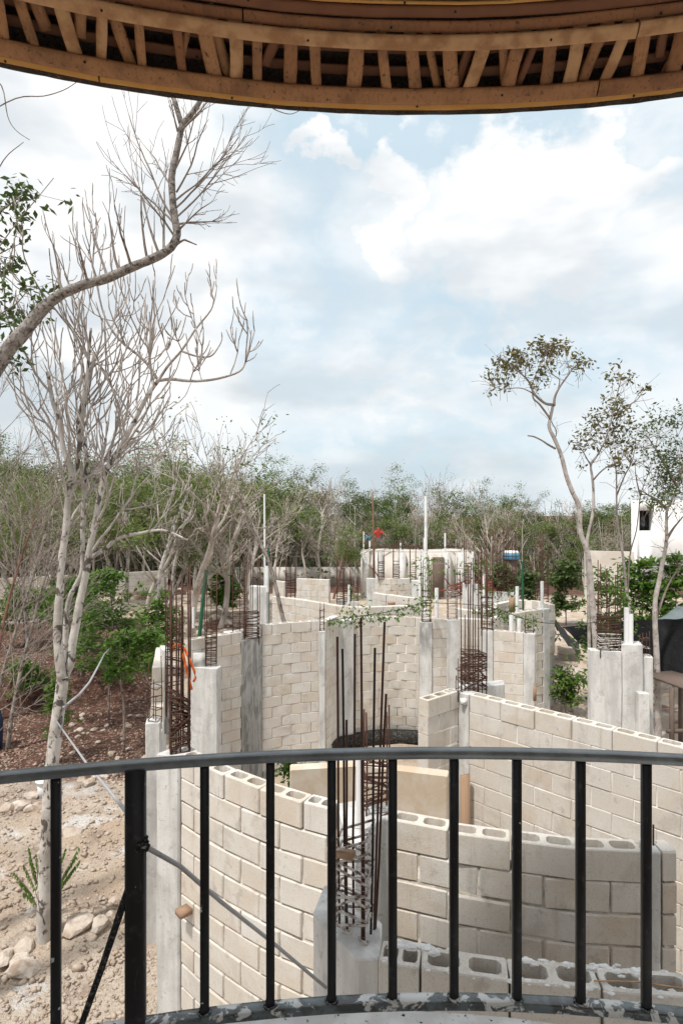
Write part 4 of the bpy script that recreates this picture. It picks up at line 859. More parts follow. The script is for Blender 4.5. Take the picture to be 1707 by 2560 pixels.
for px, Y in ((1678, 12.2), (1760, 12.1), (1700, 13.2)): mb = MB(); mb.box((X(px, Y), Y, tz / 2 - .03), (.07, .07, tz)); mb.build('leg', MATS['old_timber'], tb)
mb = MB(); mb.box((X(1720, 12.2), 12.2, tz * .45), (.9, .04, .08), .0); mb.build('stretcher', MATS['old_timber'], tb)
mb = MB()
for i in range(26): a_ = Vector((X(1640, 12.3) + rnd.uniform(-.1, .3), 12.3 + rnd.uniform(-.5, .5), .14 + rnd.uniform(0, .16))); mb.tube([a_, a_ + Vector((2.2, -2.2 + rnd.uniform(-.25, .25), rnd.uniform(-.04, .04)))], .008, 5)
tag(mb.build('rebar_bundle', MATS['cable'], None), 'bundle of grey steel bars lying on the ground at the right edge', 'steel bars')
mb = MB(); mb.box((7.4, 11.4, .06), (3.2, .2, .14), -.78); tag(mb.build('ground_beam', MATS['old_timber'], None), 'old timber beam on the ground under the steel bars at right', 'beam')
mb = MB(); vv = []
for j in range(5):
    for i in range(9): a_ = P(1372 + 75 * i / 8, 1528 - 14 * j / 4, 20 + 2.0 * j / 4); a_.z = .35 + .25 * noise.noise(Vector((i * .7, j * .9, 4))) + 1.2 * (1 - i / 8); vv.append(a_)
mb.add(vv, [(j * 9 + i, j * 9 + i + 1, (j + 1) * 9 + i + 1, (j + 1) * 9 + i) for j in range(4) for i in range(8)]); tag(mb.build('plastic_sheet', MATS['tarp'], None, True), 'crumpled black plastic sheet on the pale ground beyond the far right room', 'sheet')
mb = MB(); vv = []
for j in range(5):
    for i in range(7): a_ = P(1205 + 50 * i / 6, 1440 + 40 * j / 4 + i * 3, 24 - .2 * j); a_.z += .08 * math.sin(i * 2 + j); vv.append(a_)
for ob_ in (0,):
    m2 = MB()
    for j in range(5): m2.tube([vv[j * 7 + i] for i in range(7)], .035, 5)
    for i in range(7): m2.tube([vv[j * 7 + i] for j in range(5)], .035, 5)
    for j in range(4):
        for i in range(6): m2.add([vv[j * 7 + i], vv[j * 7 + i + 1], vv[(j + 1) * 7 + i + 1], vv[(j + 1) * 7 + i]], [(0, 1, 2, 3)])
    tag(m2.build('safety_mesh', MATS['steel_red'], None), 'dull red safety mesh panel behind the thin far cages', 'mesh')
mb = MB()
for i in range(40): a_ = P(1120 + rnd.uniform(0, 60), 1478 + rnd.uniform(-18, 10), 23 + rnd.uniform(-.5, .5)); mb.tube([a_, a_ + Vector((rnd.uniform(-.7, .7), rnd.uniform(-.4, .4), rnd.uniform(-.35, .35)))], .022, 4)
tag(mb.build('rebar_pile', MATS['steel_red'], None), 'tangled pile of dark red bars in front of the farthest wall', 'rebar pile')
tk = thing('water_tank', 'blue plastic tank with a pale lid beyond the site right of centre', 'tank', (X(1277, 38), 38, 0))
mb = MB(); zt_ = CAMZ - 38 * 97 / F; cxt = X(1277, 38)
for (r0, z0, r1, z1, mt, nm) in (((.48, zt_ - .55, .52, zt_ - .35, 'blue', 'body')), ((.53, zt_ - .36, .46, zt_ - .12, 'blue', 'shoulder')), ((.47, zt_ - .14, .40, zt_, 'white_paint', 'lid'))):
    m2 = MB(); m2.tube([(cxt, 38, z0), (cxt, 38, (z0 + z1) / 2), (cxt, 38, z1)], [r0, (r0 + r1) / 2 + .02, r1], 20); m2.build(nm, MATS[mt], tk, True)
m2 = MB(); m2.box((cxt, 38, (zt_ - .55) / 2), (.6, .6, zt_ - .55)); m2.build('plinth', MATS['old_timber'], tk)
# bucket, barrel
bk = thing('bucket', 'white plastic bucket on the pale ground behind the leftmost railing bars', 'bucket', (X(112, 10.9), 10.9, hgt(X(112, 10.9), 10.9)))
bx, by = X(112, 10.9), 10.9; bz = hgt(bx, by) - .01
m2 = MB(); m2.tube([(bx, by, bz), (bx, by, bz + .14), (bx, by, bz + .30)], [.105, .115, .125], 18); m2.build('body', MATS['pvc'], bk, True)
m2 = MB(); m2.tube([(bx, by, bz + .29), (bx, by, bz + .33)], [.15, .152], 20); m2.build('lid', MATS['white_paint'], bk, True)
br = thing('barrel', 'dark blue plastic barrel cut off by the left edge', 'barrel', (X(-23, 13.2), 13.2, 0))
bx, by = X(-23, 13.2), 13.2; bz = hgt(bx, by) - .02
m2 = MB(); m2.tube([(bx, by, bz), (bx, by, bz + .05), (bx, by, bz + .3), (bx, by, bz + .6), (bx, by, bz + .82)], [.22, .235, .25, .25, .20], 20); m2.build('body', MATS['navy'], br, True)
m2 = MB(); m2.tube([(bx, by, bz + .82), (bx, by, bz + .86)], [.205, .20], 20); m2.build('lid', MATS['navy'], br, True)

# ---------------------------------------------------------------- vegetation
UP = Vector((0, 0, 1))
def rv(r, s=1.): return Vector((r.gauss(0, s), r.gauss(0, s), r.gauss(0, s)))
def grow(mb, p, d, L, r, lv, q, tips, rn):
    n = max(3, int(L / q['seg'][lv])); pts = [p.copy()]; rad = [r]; d = d.normalized(); ds = [d.copy()]
    tp = q['taper'][lv]
    for i in range(n):
        d = (d + rv(rn, q['wob'][lv]) + UP * q['up'][lv] / n).normalized(); p = p + d * (L / n); pts.append(p.copy()); ds.append(d.copy()); rad.append(max(q['rmin'], r * (1 - (1 - tp) * (i + 1) / n)))
    mb.tube(pts, rad, q['sides'][lv], lv >= 1)
    if lv + 1 < len(q['seg']):
        kids = q['kids'][lv]; kids = rn.randint(*kids)
        for k in range(kids):
            t = 1. if k == 0 and q.get('lead', 1) else q['lo'][lv] + (1 - q['lo'][lv]) * rn.random(); i = min(n, int(t * n))
            ax = ds[i].orthogonal(); ax.rotate(Matrix.Rotation(rn.uniform(0, 6.283), 3, ds[i])); a = rn.uniform(*q['ang']) * (.5 if k == 0 else 1)
            c = ds[i].copy(); c.rotate(Matrix.Rotation(a, 3, ax))
            grow(mb, pts[i], c, L * q['ratio'] * rn.uniform(.7, 1.2), max(q['rmin'], rad[i] * q['rr'] * rn.uniform(.75, 1.)), lv + 1, q, tips, rn)
    else: tips.append((pts[-1], ds[-1])); tips.append((pts[len(pts) // 2], ds[-1]))
def spec(levels, seg=.3, wob=.10, up=.5, kids=(3, 5), ratio=.62, rr=.62, ang=(.35, .9), taper=.5, rmin=.006, lo=.3, sides=(8, 6, 5, 4, 3, 3), **kw):
    e = lambda v: [v] * levels if not isinstance(v, list) else v
    d = dict(seg=e(seg), wob=e(wob), up=e(up), kids=e(kids), ratio=ratio, rr=rr, ang=ang, taper=e(taper), rmin=rmin, lo=e(lo), sides=list(sides)); d.update(kw); return d
def leaves(mb, centers, per, spread, size, rn, flat=.5, droop=.0):
    """leaf-shaped faces scattered round points"""
    cs = np.repeat(np.array([tuple(c) for c in centers]), per, axis=0); n = len(cs); rg = np.random.default_rng(rn.randint(0, 99999))
    cs = cs + rg.normal(0, 1, (n, 3)) * spread * np.array([1, 1, .75])
    d = rg.normal(0, 1, (n, 3)); d[:, 2] = d[:, 2] * flat - droop; d /= np.linalg.norm(d, axis=1, keepdims=True)
    u = np.cross(d, rg.normal(0, 1, (n, 3)) * np.array([.5, .5, 1.5])); u /= np.linalg.norm(u, axis=1, keepdims=True) + 1e-9
    s = size * rg.uniform(.6, 1.3, (n, 1))
    v = np.stack([cs, cs + d * s * .45 + u * s * .24, cs + d * s, cs + d * s * .45 - u * s * .24], 1).reshape(-1, 3); mb.add(v, np.arange(n * 4).reshape(-1, 4))
def multi(name, pairs, parent=None):
    big = MB(); mi = []; mats = []
    q_, t_ = [], []
    for k, (mb, mat) in enumerate(pairs):
        if not mb.v: continue
        v = np.vstack(mb.v); q = np.vstack(mb.q) if mb.q else np.zeros((0, 4), int); t = np.vstack(mb.t) if mb.t else np.zeros((0, 3), int)
        off = big.n; big.v.append(v); big.n += len(v); q_.append((q + off, k)); t_.append((t + off, k))
    for q, k in q_: big.q.append(q); mi += [k] * len(q)
    for t, k in t_: big.t.append(t); mi += [k] * len(t)
    me = big.mesh(name, None)
    for mb, mat in pairs: me.materials.append(MATS[mat])
    me.polygons.foreach_set('material_index', np.array(mi, np.int32)); me.update(); return me
def tree(name, label, trunk, trunkmat, crown, loc, group=None, cat='tree', limbs=None, limbmat=None):
    t = thing(name, label, cat, loc, group)
    trunk.build('trunk', MATS[trunkmat], t, True)
    if limbs is not None and limbs.n: limbs.build('branches', MATS[limbmat or trunkmat], t, True)
    for nm, mb, mt in crown:
        if mb.n: mb.build(nm, MATS[mt], t)
    return t
def line(pp, Y, rn=None, dy=0.):
    out = []
    for i, a in enumerate(pp):
        y = Y + (a[2] if len(a) > 2 else 0.) + (dy * i if dy else 0); out.append(P(a[0], a[1], y))
    return out
def smooth_pts(pts, k=4):
    q = [pts[0] * 2 - pts[1]] + pts + [pts[-1] * 2 - pts[-2]]; out = []
    for i in range(1, len(q) - 2):
        for u in np.linspace(0, 1, k, endpoint=False):
            a, b, c, d = q[i - 1:i + 3]; out.append(.5 * ((2 * b) + (c - a) * u + (2 * a - 5 * b + 4 * c - d) * u * u + (3 * b - a - 3 * c + d) * u ** 3))
    return out + [pts[-1]]
def limb(mb, pts, r0, r1, sides=9, k=4, knob=.08, seed=0):
    s = smooth_pts(pts, k); n = len(s); mb.tube(s, [(r0 + (r1 - r0) * i / (n - 1)) * (1 + knob * noise.noise(Vector((i * .8, seed, r0 * 90)))) for i in range(n)], sides); return s

# T1: the pale tree behind the left railing bars
rn = random.Random(11); tr, br_ = MB(), MB(); tips = []
base = P(107, 2354, 7.26)
main = limb(tr, [base - UP * .3, P(109, 2340, 7.26), P(116, 2150, 7.25), P(127, 1960, 7.24), P(138, 1850, 7.24), P(147, 1780, 7.24), P(154, 1728, 7.24), P(158, 1690, 7.24)], .085, .068, 12, 5, .08)
l1 = limb(tr, line([(156, 1700), (148, 1632), (145, 1576), (147, 1520), (152, 1464), (155, 1400), (165, 1329), (171, 1247), (180, 1181), (160, 1126), (149, 1055), (132, 1000), (120, 930)], 7.22), .058, .022, 10, 4, .1, 1)
l2 = limb(tr, line([(160, 1696), (177, 1655), (181, 1612), (191, 1560), (197, 1520), (206, 1478), (216, 1432), (222, 1390), (238, 1307), (262, 1190), (276, 1162), (307, 1110), (338, 1050), (372, 985), (396, 951)], 7.30), .056, .024, 10, 4, .1, 2)
l3 = limb(tr, line([(160, 1698), (163, 1640), (165, 1576), (168, 1531), (176, 1490), (194, 1455), (206, 1420), (207, 1307), (214, 1200), (216, 1137), (205, 1060), (224, 960), (236, 880)], 7.45), .036, .018, 9, 4, .1, 3)
l4 = limb(tr, line([(171, 1247), (190, 1180), (200, 1110), (196, 1050), (214, 980), (222, 900), (228, 820)], 7.25), .036, .016, 8, 4, .1, 4)
l5 = limb(tr, line([(222, 1400), (262, 1372), (300, 1345), (355, 1332), (410, 1326), (470, 1350)], 7.4), .030, .010, 8, 4, .1, 5)
fing = spec(3, seg=[.13, .10, .07], wob=.125, up=[.35, 1.0, 1.3], kids=[(3, 4), (2, 3), (0, 0)], ratio=.66, rr=.80, ang=(.45, 1.1), taper=[.72, .72, .75], rmin=.0065, lo=.25, sides=(7, 6, 5, 4))
def sprout(stem, lo, n, L, r, dirs, sp=fing, mb=br_):
    for k in range(n):
        i = int((lo + (1 - lo) * (k + rn.random() * .7) / n) * (len(stem) - 1)); d = Vector((rn.uniform(*dirs[0]), rn.uniform(-.7, .7), rn.uniform(*dirs[1])))
        grow(mb, stem[i], d, L * rn.uniform(.7, 1.2), r * rn.uniform(.6, .95), 0, sp, tips, rn)
sprout(l1, .50, 8, .95, .020, ((-.9, .7), (.5, 1.)))
sprout(l2, .50, 9, .95, .020, ((-.5, 1.), (.6, 1.1)))
sprout(l3, .55, 7, .90, .018, ((-.8, .8), (.6, 1.1)))
sprout(l4, .20, 8, .95, .018, ((-.9, .9), (.6, 1.1)))
sprout(l5, .3, 4, .45, .010, ((0, 1.), (.1, .8)))
h1 = limb(br_, line([(396, 951), (430, 948), (466, 952), (505, 952), (548, 946), (598, 929), (614, 905), (620, 880)], 7.3), .022, .008, 7)
h2 = limb(br_, line([(392, 958), (420, 915), (455, 875), (490, 822), (527, 776), (535, 748)], 7.25), .019, .007, 7)
h3 = limb(br_, line([(455, 878), (490, 890), (526, 891), (546, 868), (555, 848), (554, 830)], 7.2), .013, .006, 6)
h4 = limb(br_, line([(396, 951), (360, 900), (300, 850), (262, 790), (240, 700), (225, 640)], 7.5), .020, .007, 7)
sprout(h1, .2, 4, .42, .010, ((-.2, .5), (.5, 1.))); sprout(h2, .2, 4, .40, .009, ((-.4, .3), (.5, 1.)))
sprout(h4, .1, 5, .60, .012, ((-.5, .6), (.6, 1.)))
tree('bare_tree', 'tall leafless white-barked tree with black patches rising behind the left railing', tr, 'bark_white', [], tuple(base), limbs=br_, limbmat='bark_pale')

# T2: tree whose great limb leans in from the left edge
rn = random.Random(5); tr, br_ = MB(), MB(); tips = []
Y2 = 5.6; gx = X(-420, Y2)
limb(tr, [Vector((gx, Y2, -.2)), Vector((gx + .1, Y2, 2.2)), P(-330, 1560, Y2), P(-150, 1160, Y2), P(0, 905, Y2), P(60, 830, Y2), P(110, 770, Y2), P(150, 737, Y2)], .105, .045, 12, 5, .10)
t2 = limb(tr, line([(150, 737), (210, 712), (270, 695), (330, 668), (390, 643), (428, 618), (443, 585), (437, 545), (432, 500), (430, 440), (440, 390), (449, 345), (456, 310)], Y2), .046, .027, 11, 5, .14, 7)
limb(tr, line([(455, 312), (445, 280), (436, 250), (425, 225), (412, 180)], Y2), .026, .018, 8); limb(tr, line([(456, 312), (475, 290), (495, 262), (508, 235), (515, 190)], Y2), .028, .02, 8)
limb(br_, line([(443, 610), (460, 600), (470, 603), (492, 612)], Y2), .013, .006, 6)
twig = spec(3, seg=[.10, .08, .06], wob=.07, up=[.18, .15, .1], kids=[(4, 7), (2, 4), (0, 0)], ratio=.42, rr=.60, ang=(.3, .8), taper=[.35, .4, .5], rmin=.0022, lo=.2, sides=(6, 5, 4))
for px, py, tx, ty in ((445, 540, 680, 390), (440, 520, 660, 340), (442, 480, 540, 300), (446, 560, 560, 545), (440, 500, 585, 370), (447, 575, 540, 530), (432, 470, 350, 350), (432, 545, 310, 300), (436, 590, 320, 425), (440, 420, 520, 260), (436, 560, 300, 410), (445, 330, 420, 250), (455, 325, 545, 235)):
    a, b = P(px, py, Y2), P(tx, ty, Y2 + rn.uniform(-.5, .5)); grow(br_, a, b - a, (b - a).length * .95, .0105, 0, twig, tips, rn)
ups = spec(3, seg=[.12, .10, .07], wob=.09, up=[.8, .8, .5], kids=[(2, 4), (1, 3), (0, 0)], ratio=.52, rr=.62, ang=(.3, .7), taper=[.45, .5, .5], rmin=.003, lo=.25, sides=(7, 5, 4))
for px, py, tx, ty in ((400, 640, 310, 470), (370, 655, 330, 480), (330, 670, 290, 520), (300, 682, 250, 530), (270, 695, 205, 560), (220, 708, 190, 620), (160, 735, 130, 640), (410, 630, 400, 500)):
    a, b = P(px, py, Y2), P(tx, ty, Y2 + rn.uniform(-.4, .4)); grow(br_, a, b - a, (b - a).length * .9, .014, 0, ups, tips, rn)
for pp in ([(-60, 300), (40, 246), (110, 240), (160, 225), (193, 205)], [(-40, 180), (5, 215), (20, 290), (40, 325), (75, 350)], [(-60, 700), (40, 560), (90, 500), (135, 445)], [(-40, 500), (10, 400), (60, 355)], [(660, 255), (690, 275), (725, 285), (752, 275)]):
    limb(br_, line(pp, Y2 - .3), .006, .003, 5)
tree('leaning_tree', 'weathered bare tree limb arching in from the left edge up to the roof', tr, 'bark_rough', [], (gx, Y2, 0), limbs=br_, limbmat='bark_twig')
# T3: leafy tree at the left edge
rn = random.Random(8); tr, br_, lf = MB(), MB(), MB(); tips = []; Y3 = 6.6; gx = X(-300, Y3)
limb(tr, [Vector((gx, Y3, -.2)), Vector((gx, Y3, 4)), P(-250, 1000, Y3), P(-190, 760, Y3), P(-150, 560, Y3)], .09, .04)
cs = []
for pp in ([(-250, 1000), (-120, 880), (-20, 800), (40, 760), (75, 720)], [(-220, 860), (-100, 700), (-10, 640), (50, 610)], [(-190, 760), (-90, 600), (0, 530), (40, 500), (70, 480)], [(-240, 950), (-120, 950), (-20, 880), (50, 860)]):
    s = limb(br_, line(pp, Y3), .018, .004, 6)
    for k in s[len(s) // 2:]:
        for j in range(2): e = k + rv(rn, .14); br_.tube([k, e], .0025, 4); cs.append(e)
leaves(lf, cs, 11, .06, .095, rn, .6, .55)
tree('leafy_tree', 'green broad-leaved branches entering at the left edge above the limb', tr, 'bark_grey', [('foliage', lf, 'leaf_dark')], (gx, Y3, 0), limbs=br_, limbmat='bark_twig')
# thicket of thin grey stems at the left edge
stemq = spec(4, seg=[.35, .22, .16, .12], wob=.07, up=[.35, .25, .2, .15], kids=[(7, 10), (4, 6), (2, 4), (0, 0)], ratio=.46, rr=.52, ang=(.3, .85), taper=[.35, .4, .5, .5], rmin=.0042, lo=.22, sides=(7, 5, 4, 3))
for i, (px, py, Y, h, tx, la) in enumerate(((-60, 1900, 11.5, 5.8, .22, 'reddish-stemmed bare tree leaning in at the left edge, lowest of the thicket'), (18, 1830, 13.2, 6.4, .10, 'slender grey bare tree at the left edge before the boundary wall'), (-20, 1760, 15, 7.4, .16, 'twiggy bare tree behind the left-edge thicket'), (70, 1700, 17.5, 7.6, .06, 'thin bare tree behind the white-barked trunk'))):
    rn = random.Random(30 + i); tr, br_ = MB(), MB(); b = P(px, py, Y); b.z = hgt(b.x, b.y) - .1
    q = dict(stemq); pts = [b]; d = Vector((tx, .0, 1)).normalized()
    for k in range(9): d = (d + rv(rn, .05) + UP * .02).normalized(); pts.append(pts[-1] + d * h / 9)
    tips = []; s = limb(tr, pts, .05, .012, 8)
    for k in range(22):
        j = int(len(s) * (.16 + .8 * k / 22)); dd = Vector((rn.uniform(-.6, 1.2), rn.uniform(-.6, .6), rn.uniform(.35, 1.))); grow(br_, s[j], dd, h * .26 * rn.uniform(.7, 1.2), .012, 1, q, tips, rn)
    tree('bare_tree', la, tr, 'bark_red' if i == 0 else 'bark_grey', [], tuple(b), limbs=br_, limbmat='bark_twig')

# green saplings on the bank
def sapling(label, px, base_y, Y, top_y, wid, n, seed, mat='leaf_green', stem='bark_grey', size=.13, stems=1, per=16, lowfrac=.25):
    rn = random.Random(seed); tr, br_, lf = MB(), MB(), MB(); b = P(px, base_y, Y); b.z = hgt(b.x, b.y) - .05
    ht = CAMZ - (top_y - 1280) / F * Y - b.z; w_ = wid / F * Y / 2; cs = []
    for k in range(stems):
        dx = rn.uniform(-.18, .18) * stems; s = limb(tr, [b + Vector((dx, 0, 0)), b + Vector((dx * 1.3 + rn.uniform(-.1, .1), 0, ht * .35)), b + Vector((dx * .8 + rn.uniform(-.15, .15), 0, ht * .65)), b + Vector((dx + rn.uniform(-.1, .1), 0, ht * .97))], .03, .008, 7)
        for j in range(n // stems):
            u = lowfrac + (1 - lowfrac) * rn.random(); o_ = s[int(u * (len(s) - 1))]; a = rn.uniform(0, 6.283); l = w_ * rn.uniform(.35, 1.) * (1.15 - .75 * max(0, u - .55) / .45); e = o_ + Vector((math.cos(a) * l, math.sin(a) * l, rn.uniform(.05, .45) * l + .05))
            m_ = o_.lerp(e, .5) + UP * .06 * l; br_.tube([o_, m_, e], [.008, .006, .003], 4)
            cs += [e, e.lerp(m_, .4), m_] if rn.random() < .7 else [e]
    leaves(lf, cs, per, .085, size, rn, .45, .15)
    return tree('sapling', label, tr, stem, [('foliage', lf, mat)], tuple(b), 'green saplings and shrubs on the site', 'sapling', br_, 'bark_twig')
sapling('large bushy green sapling between the white trunk and the left rebar', 285, 1715, 15.0, 1405, 230, 95, 1, per=15)
sapling('green sapling with two thin trunks just left of the rebar wall end', 345, 1880, 12.9, 1560, 150, 40, 2, stems=2, lowfrac=.65)
sapling('low spreading green shrub at the left edge in front of the boundary wall', 70, 1640, 19.5, 1470, 190, 60, 3, size=.16)
sapling('dark green sapling behind the white trunk on the bank', 215, 1690, 16.5, 1500, 120, 40, 4, 'leaf_dark')
sapling('small green sprout beside the white trunk above the red bank', 128, 1790, 12.5, 1690, 45, 12, 5, size=.15, lowfrac=.4)
sapling('low round green bush at the foot of the wood behind the leaning green pole', 555, 1480, 30, 1425, 70, 40, 6, 'leaf_green', size=.3)
sapling('green bush beside the rubble right of the far room', 1425, 1740, 14.6, 1665, 80, 30, 7, 'leaf_green', size=.12)
sapling('dark leafy bush under the red cage right of centre', 1335, 1540, 19.5, 1420, 110, 60, 8, 'leaf_dark', size=.16)
sapling('bright green feathery bush left of the tall right trunk', 1415, 1470, 27, 1398, 100, 60, 9, 'leaf_dark', size=.24)
sapling('feathery green sapling around the right column cage', 1515, 1640, 13.6, 1400, 170, 70, 10, 'leaf_green', size=.11, per=13)
sapling('green leafy sapling in front of the white house', 1600, 1600, 17.5, 1380, 190, 90, 12, 'leaf_green', size=.17)
sapling('green leafy shrub at the right edge before the house', 1690, 1620, 16.5, 1360, 120, 80, 13, 'leaf_green', size=.17)
sapling('dark shrub among the thin far cages', 1265, 1530, 24, 1410, 120, 60, 14, 'leaf_dark', size=.2)
sapling('green weed patch between the near left wall and the tan plastered wall', 705, 1980, 9.5, 1905, 50, 16, 15, 'leaf_green', size=.09)
# sprig at the foot of the white tree
rn = random.Random(4); tr, lf = MB(), MB(); b = P(112, 2225, 7.6); b.z = hgt(b.x, b.y); cs = []
for tx, ty in ((72, 2118), (75, 2145), (36, 2180), (105, 2110), (198, 2118), (190, 2140), (188, 2165), (150, 2150), (60, 2230), (95, 2262), (90, 2135), (128, 2100), (165, 2120), (60, 2160), (200, 2150), (50, 2200)):
    e = P(tx, ty, 7.6 + rn.uniform(-.2, .2)); m_ = b.lerp(e, .55) + UP * .08; tr.tube([b, m_, e], [.006, .004, .002], 5)
    for k in range(9):
        t_ = .45 + .55 * k / 8; c = b.lerp(m_, t_ * 2) if t_ < .5 else m_.lerp(e, (t_ - .5) * 2)
        for s_ in (-1, 1): dd = Vector((rn.uniform(-.2, .2), s_ * .3, -1)).normalized(); u = Vector((1, 0, .1)); L = .07; lf.add([c, c + dd * L * .45 + u * L * .2, c + dd * L, c + dd * L * .45 - u * L * .2], [(0, 1, 2, 3)])
tree('sprig', 'small bright green sprig at the foot of the white tree', tr, 'bark_twig', [('foliage', lf, 'leaf_green')], tuple(b), None, 'plant')

# trees on the right
rn = random.Random(21); tr, br_, lf = MB(), MB(), MB(); tips = []; Y = 13.
b = P(1490, 1800, Y); b.z = hgt(b.x, b.y) - .2
limb(tr, [b] + line([(1488, 1680), (1487, 1601), (1479, 1492), (1468, 1385), (1450, 1331), (1446, 1267), (1430, 1230), (1415, 1190), (1402, 1139), (1386, 1099), (1372, 1069), (1375, 1045), (1382, 1012)], Y), .070, .032, 10, 5, .10)
cr = []
for pp, r0, r1 in (([(1382, 1012), (1361, 1008), (1335, 985), (1321, 954), (1298, 931), (1265, 905), (1240, 890)], .032, .008), ([(1384, 1015), (1386, 993), (1398, 968), (1422, 934), (1437, 915), (1470, 902)], .030, .008), ([(1373, 1045), (1348, 1011), (1332, 995), (1328, 964), (1312, 938), (1320, 890)], .024, .008),
                   ([(1388, 1122), (1370, 1112), (1355, 1102), (1335, 1092), (1318, 1089)], .024, .014), ([(1335, 985), (1300, 970), (1250, 972), (1215, 955)], .014, .005), ([(1390, 985), (1398, 950), (1380, 935), (1365, 900), (1385, 870)], .014, .006), ([(1328, 964), (1345, 920), (1365, 880), (1390, 860)], .012, .005), ([(1422, 934), (1420, 915), (1418, 905)], .010, .005), ([(1385, 1100), (1390, 1080), (1378, 1055)], .012, .010)):
    s = limb(br_, line(pp, Y + rn.uniform(-.05, .05)), r0, r1, 7)
    if pp[0][0] != 1388:
        for k in s[len(s) // 2::2]:
            for j in range(3): e = k + rv(rn, .16) + UP * .08; br_.tube([k, k.lerp(e, .5) + rv(rn, .02), e], .0035, 4)
for x_, y_, n in ((300, 180, 3), (340, 205, 3), (240, 260, 3), (200, 240, 2), (260, 300, 2), (150, 340, 2), (540, 130, 3), (600, 120, 3), (560, 170, 3), (640, 140, 3), (680, 160, 2), (530, 200, 2), (500, 310, 2), (560, 300, 2), (790, 250, 3), (840, 250, 2), (800, 310, 1), (470, 440, 1), (200, 400, 1), (130, 440, 1), (400, 270, 1), (480, 130, 2), (230, 410, 1), (350, 290, 2), (300, 330, 2), (500, 400, 1)):
    c = P(1180 + x_ / 2.975, 820 + y_ / 2.975, Y + rn.uniform(-.6, .6))
    for k in range(n): cr.append(c + rv(rn, .05)); br_.tube([c + rv(rn, .02), c + Vector((rn.uniform(-.1, .1), 0, -.22)), c + Vector((rn.uniform(-.15, .15), 0, -.42))], .0035, 4)
leaves(lf, cr, 22, .085, .115, rn, .6, .15)
tree('tall_tree', 'tall pale crooked tree with sparse rusty-green leaves right of centre', tr, 'bark_pale', [('foliage', lf, 'leaf_olive')], tuple(b), limbs=br_, limbmat='bark_twig')
def righttree(label, Y, stems, clusters, seed, leafmat, r0=.05, lsize=.11, per=14, bark='bark_pale', nsp=3, origin=(1180, 820), sc=2.975, base=None, lsp=.085):
    rn = random.Random(seed); tr, br_, lf = MB(), MB(), MB(); tips = []; cr = []
    b = P(base[0], base[1], Y); b.z = hgt(b.x, b.y) - .2
    for i, pp in enumerate(stems):
        pts = line(pp, Y + (rn.uniform(-.1, .1) if i else 0)); pts = [b] + pts if i == 0 else pts
        s = limb(tr if i == 0 else br_, pts, r0 if i == 0 else r0 * .5, .010 if i == 0 else .006, 9 if i == 0 else 6)
        for k in s[int(len(s) * .55)::3]:
            for j in range(nsp): e = k + Vector((rn.uniform(-.5, .5), rn.uniform(-.4, .4), rn.uniform(.0, .55))); br_.tube([k, k.lerp(e, .5) + rv(rn, .03), e], [.006, .0045, .003], 4)
    for x_, y_, n in clusters:
        c = P(origin[0] + x_ / sc, origin[1] + y_ / sc, Y + rn.uniform(-.5, .5))
        for k in range(n): cr.append(c + rv(rn, .10)); br_.tube([c, c + Vector((rn.uniform(-.15, .15), 0, -.2)), c + Vector((rn.uniform(-.25, .25), 0, -.45))], .0035, 4)
    leaves(lf, cr, per, lsp, lsize, rn, .6, .2)
    return tree('slender_tree', label, tr, bark, [('foliage', lf, leafmat)], tuple(b), limbs=br_, limbmat='bark_twig')
righttree('slender tree with olive-brown leaves just right of the tall crooked tree', 13.4, [[(1470, 1500), (1466, 1371), (1472, 1324), (1482, 1274), (1482, 1223), (1479, 1190), (1476, 1163), (1489, 1143), (1509, 1106), (1526, 1055), (1536, 1008), (1543, 981), (1550, 954)], [(1482, 1200), (1500, 1180), (1520, 1165), (1550, 1150), (1560, 1120)], [(1476, 1163), (1468, 1150), (1450, 1120), (1430, 1110)], [(1530, 1040), (1560, 1020), (1590, 1000), (1603, 985)]],
          [(x_, y_, n) for x_, y_, n in ((1080, 360, 2), (1130, 350, 2), (1040, 400, 2), (1060, 440, 1), (1250, 490, 2), (1050, 550, 3), (1100, 570, 2), (960, 550, 1), (900, 680, 3), (1030, 620, 3), (1140, 600, 2), (880, 760, 3), (960, 740, 2), (1060, 730, 4), (1120, 760, 3), (1190, 710, 2), (840, 860, 3), (920, 860, 3), (1000, 840, 3), (1110, 820, 2), (820, 970, 1), (1060, 900, 2), (1150, 1020, 3), (1080, 1010, 2), (720, 820, 1), (1180, 860, 2), (930, 640, 2))], 41, 'leaf_olive', .040, .11, 19, base=(1475, 1700))
righttree('twin-stemmed grey sapling behind the right column pipes', 14.2, [[(1573, 1520), (1566, 1490), (1556, 1390), (1542, 1307), (1540, 1240), (1538, 1170), (1520, 1110)], [(1568, 1500), (1573, 1391), (1590, 1324), (1600, 1240), (1617, 1190), (1640, 1120)], [(1540, 1240), (1560, 1190), (1580, 1150), (1590, 1090)], [(1600, 1240), (1590, 1200), (1585, 1150)]],
          [(1220, 870, 2), (1280, 900, 2), (1300, 800, 2), (1350, 700, 2), (1250, 780, 1), (1450, 700, 2), (1400, 640, 2)], 42, 'leaf_dark', .042, .10, 12, base=(1578, 1700), nsp=4)
